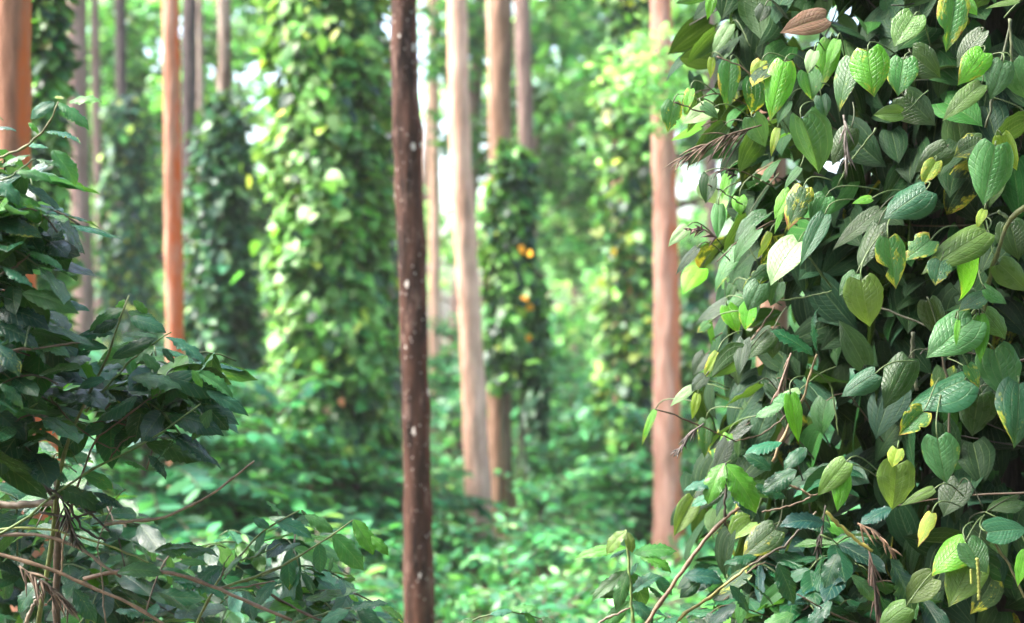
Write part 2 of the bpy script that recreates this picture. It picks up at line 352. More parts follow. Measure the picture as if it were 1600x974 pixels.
def tree(name, ctrl, d, mat, label, cat='tree', ztop=8.5, branches=(), twigs=True, group=None, seg=28, noise=.012, crown=None, knots=()):
    P, R = path_from(ctrl, d, ztop); loc = A(P[0, 0], P[0, 1], 0)
    root = thing(name, loc, label, cat, group); mb = MB()
    Pn = P + np.c_[.004 * np.sin(P[:, 2] * 2.1 + d * 3), np.zeros(len(P)), np.zeros(len(P))] * (R[:, None] / .08)
    mb.tube(Pn, R * (1 + .012 * rng.standard_normal(len(R))), seg, noise=noise)
    vv = mb.V[-1]; c_ = np.repeat(Pn, seg, 0); dv = (vv - c_) * A(1, 1, 0); an = np.arctan2(dv[:, 1], dv[:, 0]); rk = np.repeat(R, seg)
    lump = .02 * np.sin(an * 3 + c_[:, 2] * 2.2 + d) + .025 * np.sin(an * 5 - c_[:, 2] * 9.7) + .022 * np.sin(an * 4 + c_[:, 2] * 21 + d) + .02 * np.sin(an * 7 - c_[:, 2] * 31)
    for kz, ka, amp in list(knots) + [(rng.uniform(.5, 4.2), rng.uniform(3.3, 6.1), rng.uniform(.05, .13)) for _ in range(6)]:
        da = np.abs((an - ka + math.pi) % (2 * math.pi) - math.pi); lump = lump + amp * np.exp(-(da / .5) ** 2 - ((c_[:, 2] - kz) / .05) ** 2)
    mb.V[-1] = vv + dv * lump[:, None]; mb.build('trunk', mat, root)
    for (z, ang, ln) in branches:
        k = int(np.argmin(abs(P[:, 2] - z))); b0 = Pn[k]; dv = nrm(A(math.cos(ang), math.sin(ang) * .6, .45))
        s_ = np.linspace(0, ln, 7)[:, None]; br = MB(); br.tube(b0 + dv * s_ + UP * s_ ** 2 * .12, np.linspace(R[k] * .45, .012, 7), 8, noise=.05); br.build('branch', mat, root)
    if d < 16: top_crown(root, ztop - .3, P[-1, 0] - loc[0], 0, rng.uniform(.75, 1.05))
    if crown:
        for (dx, dy, z, rad, n, leaf, cols) in crown:
            c_ = MB(); far_crown(c_, A(loc[0] + dx, loc[1] + dy, z), rad, n, leaf, cols); c_.build('crown', M_FAR, root)
    return root

OR = (.50, .115, .030)
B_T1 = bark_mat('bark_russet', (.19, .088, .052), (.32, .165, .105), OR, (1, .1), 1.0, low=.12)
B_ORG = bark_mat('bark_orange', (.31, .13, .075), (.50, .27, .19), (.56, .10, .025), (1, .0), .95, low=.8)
B_CEN = bark_mat('bark_dark_lichened', (.010, .0055, .0045), (.085, .039, .026), (.15, .038, .014), (1, .1), .6, lichen=.16, rough=.75)  # bark colour darkened to stand for the shade on this trunk
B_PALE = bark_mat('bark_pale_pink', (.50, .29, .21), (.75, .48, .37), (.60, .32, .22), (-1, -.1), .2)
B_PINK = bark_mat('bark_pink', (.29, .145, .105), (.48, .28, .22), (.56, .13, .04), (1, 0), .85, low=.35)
B_GREY = bark_mat('bark_grey_brown', (.16, .10, .085), (.27, .19, .165))
B_DARK = bark_mat('bark_dark', (.045, .035, .035), (.12, .09, .085))
B_MOT = bark_mat('bark_mottled', (.10, .065, .05), (.34, .27, .22), lichen=.12)
B_BRN = bark_mat('bark_brown', (.17, .095, .06), (.28, .17, .12))
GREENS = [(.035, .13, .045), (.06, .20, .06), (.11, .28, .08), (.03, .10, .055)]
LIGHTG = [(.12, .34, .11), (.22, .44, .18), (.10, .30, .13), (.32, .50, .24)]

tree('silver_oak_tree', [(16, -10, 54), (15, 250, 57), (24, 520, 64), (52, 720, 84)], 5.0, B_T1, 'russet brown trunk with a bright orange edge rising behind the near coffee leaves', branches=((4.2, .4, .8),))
tree('silver_oak_tree', [(120, -10, 30), (124, 250, 30), (130, 500, 32)], 12.0, B_GREY, 'grey brown trunk just behind the russet trunk with the orange edge')
tree('silver_oak_tree', [(149, -10, 13), (152, 200, 15), (156, 400, 15)], 17.0, B_GREY, 'thin grey trunk second in from the sky gap, thinner than its dark neighbour')
tree('silver_oak_tree', [(188, -10, 17), (190, 250, 18), (194, 420, 19)], 15.0, B_DARK, 'slim near black trunk standing against the white sky gap')
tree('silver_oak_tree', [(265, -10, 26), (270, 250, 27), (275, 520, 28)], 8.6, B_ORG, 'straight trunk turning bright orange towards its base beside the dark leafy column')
tree('shade_tree', [(297, -10, 22), (296, 250, 22), (300, 400, 22)], 13.0, B_DARK, 'dark mottled trunk close beside the orange based trunk')
tree('shade_tree', [(312, -10, 10), (313, 250, 12), (316, 400, 13)], 14.5, B_MOT, 'very thin trunk with white blotches behind the orange based trunk')
tree('shade_tree', [(350, -10, 20), (351, 180, 21), (352, 400, 22)], 10.5, B_MOT, 'mottled grey trunk rising out of the dark blue green pepper column')
tree('shade_tree', [(505, -10, 50), (508, 400, 54), (512, 700, 60)], 9.6, B_BRN, 'brown trunk almost hidden inside the widest bright pepper column')
tree('silver_oak_tree', [(590, -10, 14), (592, 250, 15), (595, 500, 16)], 13.0, B_DARK, 'thin dark trunk just beside the widest bright pepper column')
tree('silver_oak_tree', [(632, -10, 41), (632, 90, 42), (633, 160, 41), (636, 205, 44), (637, 240, 43), (642, 400, 42), (646, 580, 44), (651, 760, 43), (656, 980, 47)], 5.6, B_CEN,
     'dark brown trunk with white lichen spots, nearest of the bare trunks', seg=40, ztop=8, knots=((2.43, -.5, .2), (1.95, -.1, .1), (2.2, 3.4, .12), (.9, -.2, .12)))
tree('silver_oak_tree', [(679, 60, 17), (678, 250, 17), (680, 420, 18)], 19.0, B_PALE, 'thin pale far trunk between the lichened trunk and the pale leaning one')
tree('silver_oak_tree', [(713, -10, 31), (719, 200, 33), (731, 450, 36), (744, 700, 38), (752, 862, 42)], 10.1, B_PALE, 'pale pinkish trunk leaning slightly with its foot in view')
tree('shade_tree', [(783, -10, 36), (781, 250, 34), (780, 600, 36), (781, 835, 42)], 11.0, B_BRN, 'light brown trunk with pepper climbing its middle, behind the leaning pale one')
tree('shade_tree', [(766, -10, 12), (770, 200, 12), (774, 400, 14)], 14.0, B_PALE, 'narrow pale trunk tucked against the light brown pepper clad one')
tree('silver_oak_tree', [(816, -10, 25), (822, 250, 24), (830, 500, 25), (835, 680, 26)], 13.0, B_GREY, 'grey trunk in shade just behind the pepper clad light brown trunk')
tree('shade_tree', [(868, -10, 9), (848, 120, 11), (838, 250, 12), (830, 420, 13)], 20.0, B_GREY, 'thin slanting far trunk beside the grey trunk')
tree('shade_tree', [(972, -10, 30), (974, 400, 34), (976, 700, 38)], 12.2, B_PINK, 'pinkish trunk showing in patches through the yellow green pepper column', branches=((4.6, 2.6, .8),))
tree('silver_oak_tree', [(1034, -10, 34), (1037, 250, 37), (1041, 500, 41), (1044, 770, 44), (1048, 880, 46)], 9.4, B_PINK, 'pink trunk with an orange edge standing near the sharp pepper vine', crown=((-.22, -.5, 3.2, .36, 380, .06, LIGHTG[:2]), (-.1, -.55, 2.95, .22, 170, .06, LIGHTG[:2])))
tree('silver_oak_tree', [(1108, -10, 16), (1112, 300, 17), (1118, 600, 18)], 16.0, B_GREY, 'thin grey far trunk seen past the tips of the sharp pepper vine')
tree('shade_tree', [(1204, -10, 46), (1206, 280, 46), (1208, 640, 50), (1214, 900, 54)], 5.2, B_BRN, 'brown trunk glimpsed through gaps at the edge of the sharp pepper vine')

# ------------------------------------------------------------------ pepper vines on the far trunks
def vine(px_mid, half, y_top, y_bot, d, n, cols, wts, label, leaf=.102, extra=(), taper=.15, lump=.22):
    """half: half width in px; leaves in layers on a column round its trunk"""
    c0 = px(px_mid, CY, d); zt, zb = px(0, y_top, d)[2], max(px(0, y_bot, d)[2], .05); R0 = half / F * d
    root = thing('pepper_vine', (c0[0], d, 0), label, 'pepper vine')
    k = np.linspace(0, 1, 26); st = MB()
    for s_ in range(4):
        a = s_ * 1.6 + k * 2.2; st.tube(np.stack([c0[0] + R0 * .42 * np.cos(a), d + R0 * .42 * np.sin(a), zb * 0 + k * zt * .97], -1), .012, 6, C=(.10, .09, .05))
    st.build('stem', M_TWIG, root)
    z = zb + (zt - zb) * rng.random(n); a = rng.random(n) * 2 * math.pi; a = np.where(rng.random(n) < .3, -abs(a) % math.pi + math.pi, a)
    f = (z - zb) / (zt - zb); prof = (1 - taper * f) * np.minimum(1, ((1 - f) / .08 + .25)) 
    bump = 1 + lump * np.sin(a * 2 + z * 3.1 + d) * np.cos(z * 4.3 - a + d * 2) + lump * .6 * np.sin(z * 9 + a * 5)
    r_ = R0 * prof * bump * (1 - .42 * rng.random(n) ** 1.6)
    pat = np.sin(z * 5.1 + a * 1.7 + d * 3) * np.sin(z * 2.3 - a * 2.6) + .5 * np.sin(z * 13 + a * 4)      # patchy growth; its hollows also get shade in the leaf colour
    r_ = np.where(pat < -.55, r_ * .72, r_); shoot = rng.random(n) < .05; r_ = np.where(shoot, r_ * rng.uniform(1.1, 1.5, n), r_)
    out = np.stack([np.cos(a), np.sin(a), 0 * a], -1); P = np.stack([c0[0] + r_ * out[:, 0], d + r_ * out[:, 1], z], -1)
    D = nrm(-.75 * UP + .45 * out + .55 * rng.standard_normal((n, 3))); N = nrm(out + .55 * UP + .4 * rng.standard_normal((n, 3)))
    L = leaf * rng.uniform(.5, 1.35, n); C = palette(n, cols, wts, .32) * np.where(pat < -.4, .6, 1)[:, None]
    mb = MB(); scatter(mb, 'pepper', P, D, N, L, L * rng.uniform(.6, .8, n), C); 
    for (x, y, c) in extra:
        q = px(x, y, d); q[1] = d - R0 * 1.05; ne = 1
        scatter(mb, 'pepper', q + .01 * rng.standard_normal((ne, 3)), nrm(-UP + .6 * rng.standard_normal((ne, 3))), nrm(A(0, -1, .4) + .3 * rng.standard_normal((ne, 3))), np.full(ne, .072), np.full(ne, .05), np.array([c] * ne))
    mb.build('foliage', M_BGP, root); return root
VB = [(.012, .045, .022), (.035, .13, .03), (.11, .28, .05), (.16, .32, .085), (.29, .38, .07)]
vine(72, 34, -60, 520, 8.0, 1200, VB, [3, 4, 3, 2, .4], 'leafy pepper column behind the russet trunk with the orange edge')
vine(345, 68, 150, 680, 10.3, 3200, [(.012, .05, .03), (.025, .09, .045), (.06, .17, .06), (.14, .28, .1)], [4, 4, 2, .8], 'dark blue green pepper column narrowing upward into a mottled trunk', taper=.55)
vmain = vine(515, 92, -80, 720, 9.4, 7000, VB, [1.6, 2.6, 4.4, 4.0, .6], 'widest and brightest pepper column, full height of the trunk', leaf=.102, taper=.12,
     extra=((455, 190, (.5, .4, .06)), (545, 615, (.5, .2, .12)), (520, 640, (.55, .3, .2))))
vine(596, 30, 60, 600, 12.6, 900, [(.010, .04, .025), (.02, .07, .04), (.05, .14, .06)], [4, 3, 1], 'dark narrow pepper growth between the widest column and the lichened trunk')
vine(800, 48, 225, 600, 10.7, 2000, VB, [4, 4, 2.6, 1.2, .3], 'pepper clump with orange yellow leaves wrapping the middle of a light brown trunk', taper=.45,
     extra=((822, 393, (.75, .36, .02)), (806, 388, (.7, .3, .02)), (812, 464, (.75, .3, .02)), (832, 480, (.6, .26, .02)), (830, 523, (.75, .28, .02))))
vine(838, 22, 470, 760, 12.2, 500, [(.02, .07, .035), (.05, .14, .06)], [3, 2], 'low pepper growth round the grey shaded trunk', taper=.3)
vine(985, 46, -60, 690, 11.8, 2700, VB, [3.2, 3, 3, 2, 1.2], 'yellow green pepper column with pinkish bark showing through', taper=.1, lump=.35,
     extra=((955, 390, (.6, .42, .05)), (1010, 500, (.5, .46, .06)), (1000, 515, (.5, .46, .06))))
vine(1085, 30, 380, 690, 10.6, 700, VB, [3, 3, 2, 1, .5], 'dark pepper growth just past the pink trunk with an orange edge', taper=.4)
vine(200, 42, 150, 560, 13.5, 1500, [(.012, .05, .035), (.03, .10, .06), (.08, .2, .06), (.3, .38, .07)], [4, 3, 2, .5], 'blue green pepper column below the sky gap round the near black trunk', taper=.25)

# ------------------------------------------------------------------ coffee bushes of the field
def bush_proto(loc, H, Rr, n_br, cols, wts, label, seed, name='coffee_bush', group=None, leaf=.125):
    root = thing(name, (0, 0, 0), label, 'coffee bush', group); st = MB(); st.tube([(0, 0, -.03), (.01, .01, H * .5), (0, .02, H)], (.022, .016, .005), 6, C=(.13, .09, .06))
    mb = MB()
    for k in range(n_br):
        z = H * (.16 + .82 * rng.random()); a = rng.random() * 6.283; f = z / H
        ln = Rr * (1.08 - .75 * f ** 1.6) * rng.uniform(.65, 1.1); dv = A(math.cos(a), math.sin(a), .35 + .3 * rng.random() + .7 * (f > .85))
        s_ = np.linspace(0, 1, 7)[:, None]; pts = A(0, 0, z * .92) + dv * s_ * ln - UP * s_ ** 2 * ln * .45
        st.tube(pts, np.linspace(.007, .002, 7), 4, C=(.10, .10, .04))
        m_ = max(4, int(ln / .055)); q = np.repeat(np.linspace(.18, 1, m_), 2); sg = np.tile([-1, 1], m_)
        P = np.stack([np.interp(q, s_[:, 0], pts[:, c]) for c in range(3)], -1); T = nrm(pts[-1] - pts[0]); S = nrm(np.cross(T, UP))
        D = nrm(S * sg[:, None] + T * .5 - UP * .35 + .28 * rng.standard_normal((2 * m_, 3))); N = nrm(UP + .35 * rng.standard_normal((2 * m_, 3)) + .25 * dv)
        L = leaf * rng.uniform(.6, 1.2, 2 * m_); C = palette(2 * m_, cols, wts)
        scatter(mb, 'coffee', P, D, N, L, L * .42, C, ntemp=4)
    mb.build('foliage', M_BGC, root); st.build('stem', M_TWIG, root); root.location = [float(x) for x in loc]; return root
CB = [(.017, .090, .045), (.032, .16, .065), (.05, .25, .08), (.095, .34, .085), (.22, .42, .17)]
protoA = bush_proto((-1.05, 9.6, 0), 1.25, .85, 72, CB, [3, 4, 3, 1.2, .4], 'tall coffee bush at the foot of the widest pepper column', 1)
protoB = bush_proto((1.0, 12.2, 0), 1.15, .95, 70, CB, [4, 4, 2.4, .8, .2], 'round dark coffee bush between the pale leaning trunk and the pink trunk', 2)
protoC = bush_proto((-2.0, 7.6, 0), .62, .60, 44, CB, [2, 3, 4, 2, .6], 'low young coffee plant in the open field', 3, name='young_coffee_plant', group='young coffee plants in the open field', leaf=.10)
protoD = bush_proto((.6, 7.2, 0), .45, .52, 40, CB, [1.5, 3, 4, 2.6, .9], 'low young coffee plant in the open field', 4, name='young_coffee_plant', group='young coffee plants in the open field', leaf=.095)
for x, y, s_, lab in ((-2.25, 9.8, .95, 'coffee bush below the dark blue green pepper column'), (-2.0, 7.8, 1.2, 'coffee bush hiding the foot of the orange based trunk'), (-1.45, 8.6, 1.0, 'coffee bush below the widest pepper column, before the tall one'), (-2.7, 9.2, 1.1, 'coffee bush left of the foot of the orange based trunk'), (.95, 9.9, .8, 'coffee bush right behind the foot of the pink trunk'), (1.95, 9.7, .9, 'coffee bush right of the pink trunk, behind the dark coffee plant'), (-3.0, 8.2, .9, 'coffee bush behind the near coffee leaves, in front of the blue green column'),
                      (.55, 13.2, .9, 'coffee bush beside the foot of the light brown trunk'), (1.75, 11.2, .9, 'coffee bush just behind the pink trunk with an orange edge'),
                      (-1.55, 11.6, 1.1, 'coffee bush in the gap between two pepper columns'), (2.4, 10.4, 1.0, 'coffee bush behind the low leaves of the sharp pepper vine')):
    copy_tree(random.choice([protoA, protoB]), (x, y, 0), random.random() * 6, s_, lab)
g_far = 'coffee bushes deep in the plantation'
pf = copy_tree(protoA, (-4.2, 13.5, 0), 1.0, 1.1, 'blurred coffee bush deep in the plantation'); pf['group'] = g_far
for k in range(34):
    y = rng.uniform(13.5, 24); x = rng.uniform(-.40, .34) * y
    c = copy_tree(pf if k % 2 else protoB, (x, y, 0), random.random() * 6, rng.uniform(.9, 1.35), 'blurred coffee bush deep in the plantation'); c['group'] = g_far
pts = []
for k in range(900):
    y = rng.uniform(5.6, 13.0); x = rng.uniform(-.40, .30) * y
    if -.06 < x / y < .02 and y > 7.3: continue
    if abs(x / y + .067) < .06 and y < 6.6: continue
    if abs(x / y - .108) < .05 and 7.0 < y < 9.6: continue
    if y > 9.4 and abs(x + .3) > .8 and rng.random() < .5: continue
    if all((x - a) ** 2 + (y - b_) ** 2 > .50 ** 2 for a, b_ in pts): pts.append((x, y))
    if len(pts) >= 95: break
for k, (x, y) in enumerate(pts):
    copy_tree(protoC if k % 2 else protoD, (x, y, 0), random.random() * 6, rng.uniform(.75, 1.15) * (.78 if -.10 < x / y < .06 and y < 8.5 else 1))
# weeds between them
w = MB(); n = 11000; P = np.stack([rng.uniform(-4.5, 4, n), rng.uniform(5.0, 15, n), rng.uniform(0, .24, n)], -1)
scatter(w, 'coffee', P, nrm(rdir(n) * A(1, 1, .3) + .5 * UP), nrm(UP + .6 * rng.standard_normal((n, 3))), rng.uniform(.06, .15, n), rng.uniform(.03, .06, n), palette(n, [(.045, .22, .08), (.03, .13, .055), (.12, .34, .11)], [1, 1, .4]), res=(3, 2))
tag(w.build('ground_cover', M_BGC), 'bright low weeds covering the soil between the coffee plants', 'ground cover', kind='stuff')

w = MB(); n = 2600; P = np.stack([rng.uniform(-5, 5, n), rng.uniform(5.0, 18, n), rng.uniform(0.01, .03, n)], -1)
scatter(w, 'coffee', P, rdir(n) * A(1, 1, .15), nrm(UP + .3 * rng.standard_normal((n, 3))), rng.uniform(.08, .16, n), rng.uniform(.03, .06, n), palette(n, [(.22, .12, .06), (.12, .07, .04), (.34, .22, .12)], [1, 1, .5]), res=(3, 2))
tag(w.build('leaf_litter', M_FAR), 'brown fallen leaves on the soil between the coffee plants', 'leaf litter', kind='stuff')
# ------------------------------------------------------------------ far trees and wood
def far_tree(x, y, h, r_, cols, n, lab, grp=None, low=False):
    root = thing('forest_tree', (x, y, 0), lab, 'tree', grp); mb = MB(); k = np.linspace(0, 1, 12)
    P = np.stack([x + .25 * np.sin(k * 3 + x), y + .2 * np.cos(k * 4), k * h], -1); mb.tube(P, np.linspace(.16, .05, 12), 10, noise=.05); mb.build('trunk', B_GREY, root)
    cr = MB()
    for q in range(9):
        z = h * (rng.uniform(.15 if low else .35, .95)); a = rng.random() * 6.28; e = A(x + r_ * .8 * math.cos(a), y + r_ * .8 * math.sin(a), z + r_ * .35)
        s_ = np.linspace(0, 1, 6)[:, None]; b0 = A(x, y, z); br = MB(); br.tube(b0 + (e - b0) * s_ - UP * (s_ * (1 - s_)) * .4, np.linspace(.05, .012, 6), 6); br.build('limb', B_GREY, root)
        far_crown(cr, e, r_ * .55, n // 9, .17, cols, clump=7)
    cr.build('crown', M_FAR, root); return root
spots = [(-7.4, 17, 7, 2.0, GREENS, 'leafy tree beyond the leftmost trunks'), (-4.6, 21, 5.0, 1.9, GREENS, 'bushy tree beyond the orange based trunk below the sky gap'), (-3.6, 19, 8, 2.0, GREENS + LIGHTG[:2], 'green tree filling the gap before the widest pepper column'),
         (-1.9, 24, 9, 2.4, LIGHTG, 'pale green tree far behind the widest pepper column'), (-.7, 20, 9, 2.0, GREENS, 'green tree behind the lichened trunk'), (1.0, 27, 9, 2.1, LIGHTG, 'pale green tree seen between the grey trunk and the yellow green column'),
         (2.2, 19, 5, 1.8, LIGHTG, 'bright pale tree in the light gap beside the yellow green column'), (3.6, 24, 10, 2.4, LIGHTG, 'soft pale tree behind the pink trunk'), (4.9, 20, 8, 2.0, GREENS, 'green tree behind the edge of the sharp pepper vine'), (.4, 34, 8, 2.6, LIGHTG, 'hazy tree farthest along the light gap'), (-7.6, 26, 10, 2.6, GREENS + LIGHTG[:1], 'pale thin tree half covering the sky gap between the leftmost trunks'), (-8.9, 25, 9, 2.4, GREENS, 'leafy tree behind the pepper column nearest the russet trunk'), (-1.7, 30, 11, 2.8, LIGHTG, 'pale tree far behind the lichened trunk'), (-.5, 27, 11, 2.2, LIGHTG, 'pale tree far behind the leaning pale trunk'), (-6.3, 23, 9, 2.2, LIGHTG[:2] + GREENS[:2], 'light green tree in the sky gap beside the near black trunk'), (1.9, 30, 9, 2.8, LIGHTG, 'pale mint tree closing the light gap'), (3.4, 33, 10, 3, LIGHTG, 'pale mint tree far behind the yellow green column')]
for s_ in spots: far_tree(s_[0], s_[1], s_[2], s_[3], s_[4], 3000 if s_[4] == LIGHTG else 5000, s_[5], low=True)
# feathery silver oak foliage hanging by the pink trunk
wd = MB()
for k in range(26):
    y = rng.uniform(38, 62); x = rng.uniform(-.42, .42) * y; hgt = rng.uniform(3, 8)
    if -.40 < x / y < -.22: hgt *= 1.25
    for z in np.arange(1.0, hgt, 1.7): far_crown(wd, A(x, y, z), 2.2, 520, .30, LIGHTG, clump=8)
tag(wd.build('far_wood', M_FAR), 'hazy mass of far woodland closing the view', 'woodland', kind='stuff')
for x, y, h, lab in ((-3.0, 3.4, 4.6, 'low shade tree outside the view spreading over the near coffee plants'), (-3.3, 2.6, 7.2, 'tall shade tree outside the view beside the near coffee plants'), (-1.3, -1.4, 7.0, 'tall shade tree just behind the camera'), (1.6, -.9, 7.4, 'tall shade tree behind the camera, nearer the sharp pepper vine'), (-3.9, 6.2, 7.6, 'tall shade tree outside the view beside the russet trunk')):  # unseen trees added so their crowns shade the near plants
    root = thing('shade_tree', (x, y, 0), lab, 'tree'); mb = MB(); k = np.linspace(0, 1, 14)
    mb.tube(np.stack([x + .06 * np.sin(k * 5), y + 0 * k, k * h], -1), np.linspace(.12, .05, 14), 10, noise=.03); mb.build('trunk', B_BRN, root); top_crown(root, h, 0, 0, 1.2)
for k, (x, y) in enumerate(((-2.3, -1.9), (-1.1, -2.3), (.1, -1.8), (1.3, -2.2), (2.5, -1.5), (3.1, .2), (2.9, 2.0), (3.3, 4.2))):  # unseen vine copies added to block sky light from behind and beside
    lb = ['one of the pepper columns standing behind the camera and along its far side'][0]
    c = copy_tree(vmain, (x, y, 0), k * 1.1, 1.35, lb); c['group'] = 'pepper columns behind the camera'
# unseen bushy trees added behind and beside the camera to block sky light
for x, y, lab in ((-3.2, -3.4, 'bushy tree behind the camera on the sun side'), (.2, -3.8, 'bushy tree straight behind the camera'), (3.6, -3.0, 'bushy tree behind the camera on the shady side'), (5.2, .2, 'bushy tree beside the camera, past the sharp pepper vine')):
    far_tree(x, y, 5.2, 1.9, GREENS[:2], 4200, lab, low=True)

# ------------------------------------------------------------------ the near plants, in focus
def hero(name, kind, b, tip, w, cls, d, parent, mat, wear=0.0, face=None, dz=None, quilt=None, nu=18, nv=12, label=None):
    """one blade as an object of its own: base and tip where the photo has them, at distance d"""
    B = px(b[0], b[1], d); dz = rng.uniform(-.25, .25) if dz is None else dz
    Tp = px(tip[0], tip[1], d); Lp = np.linalg.norm(Tp - B); Tp = px(tip[0], tip[1], d + dz * Lp); ax = Tp - B; L = np.linalg.norm(ax)
    tocam = nrm(A(0, 0, CAMZ) - B)
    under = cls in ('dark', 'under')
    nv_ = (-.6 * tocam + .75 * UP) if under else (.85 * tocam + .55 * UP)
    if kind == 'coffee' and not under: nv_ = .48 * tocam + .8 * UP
    if face: nv_ = A(*face)
    nv_ = nv_ + .22 * rng.standard_normal(3); R = frames(ax[None], nv_[None])[0]
    c = abs(R[:, 2] @ tocam); W = (1.08 if kind == 'pepper' else 1) * w / F * d / max(c, .68 if kind == 'pepper' else .58); W = min(W, L * (.92 if kind == 'pepper' else .50))
    r = np.random.default_rng(int(abs(b[0] * 7 + b[1] * 13 + tip[0])))
    if kind == 'pepper':
        V, Q, U = leaf_grid('pepper', 1, W / L, r.uniform(.05, .5), (r.uniform(.45, .8) if r.random() < .12 else r.uniform(.05, .35)), r.uniform(.1, .7), r.uniform(.0, .03), (quilt if quilt is not None else r.uniform(.07, .12)), nu, nv, r, bite=(.9 if wear > .45 else .25 * (r.random() < .4)), twist=r.uniform(-.25, .25))
    else:
        V, Q, U = leaf_grid('coffee', 1, W / L, r.uniform(.3, .95), r.uniform(.05, .4), r.uniform(.2, .6), r.uniform(.03, .08), (quilt if quilt is not None else r.uniform(.10, .16)), nu + 6, nv, r, twist=r.uniform(-.3, .3), bite=.12)
    V = (V * L) @ R.T + B; U = U.copy(); U[:, 2] = r.random()
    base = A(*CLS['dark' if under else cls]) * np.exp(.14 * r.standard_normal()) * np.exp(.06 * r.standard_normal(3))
    mb = MB(); mb.add(V, Q, U, base, wear); o = mb.build(name, mat, parent)
    if label: o['label'] = label
    return B, ax / L, L
def curve(pts, n=14, jit=0.0):
    P = np.array(pts, float); k = np.r_[0, np.cumsum(np.linalg.norm(np.diff(P, axis=0), axis=1))]; s_ = np.linspace(0, k[-1], n)
    q = np.stack([np.interp(s_, k, P[:, c]) for c in range(3)], -1)
    for _ in range(2): q[1:-1] = (q[:-2] + 2 * q[1:-1] + q[2:]) / 4
    return q + jit * rng.standard_normal(q.shape)
GRN, BRN, TAN, BLK, YEL = (.09, .15, .04), (.11, .07, .04), (.30, .20, .12), (.035, .028, .02), (.30, .28, .05)

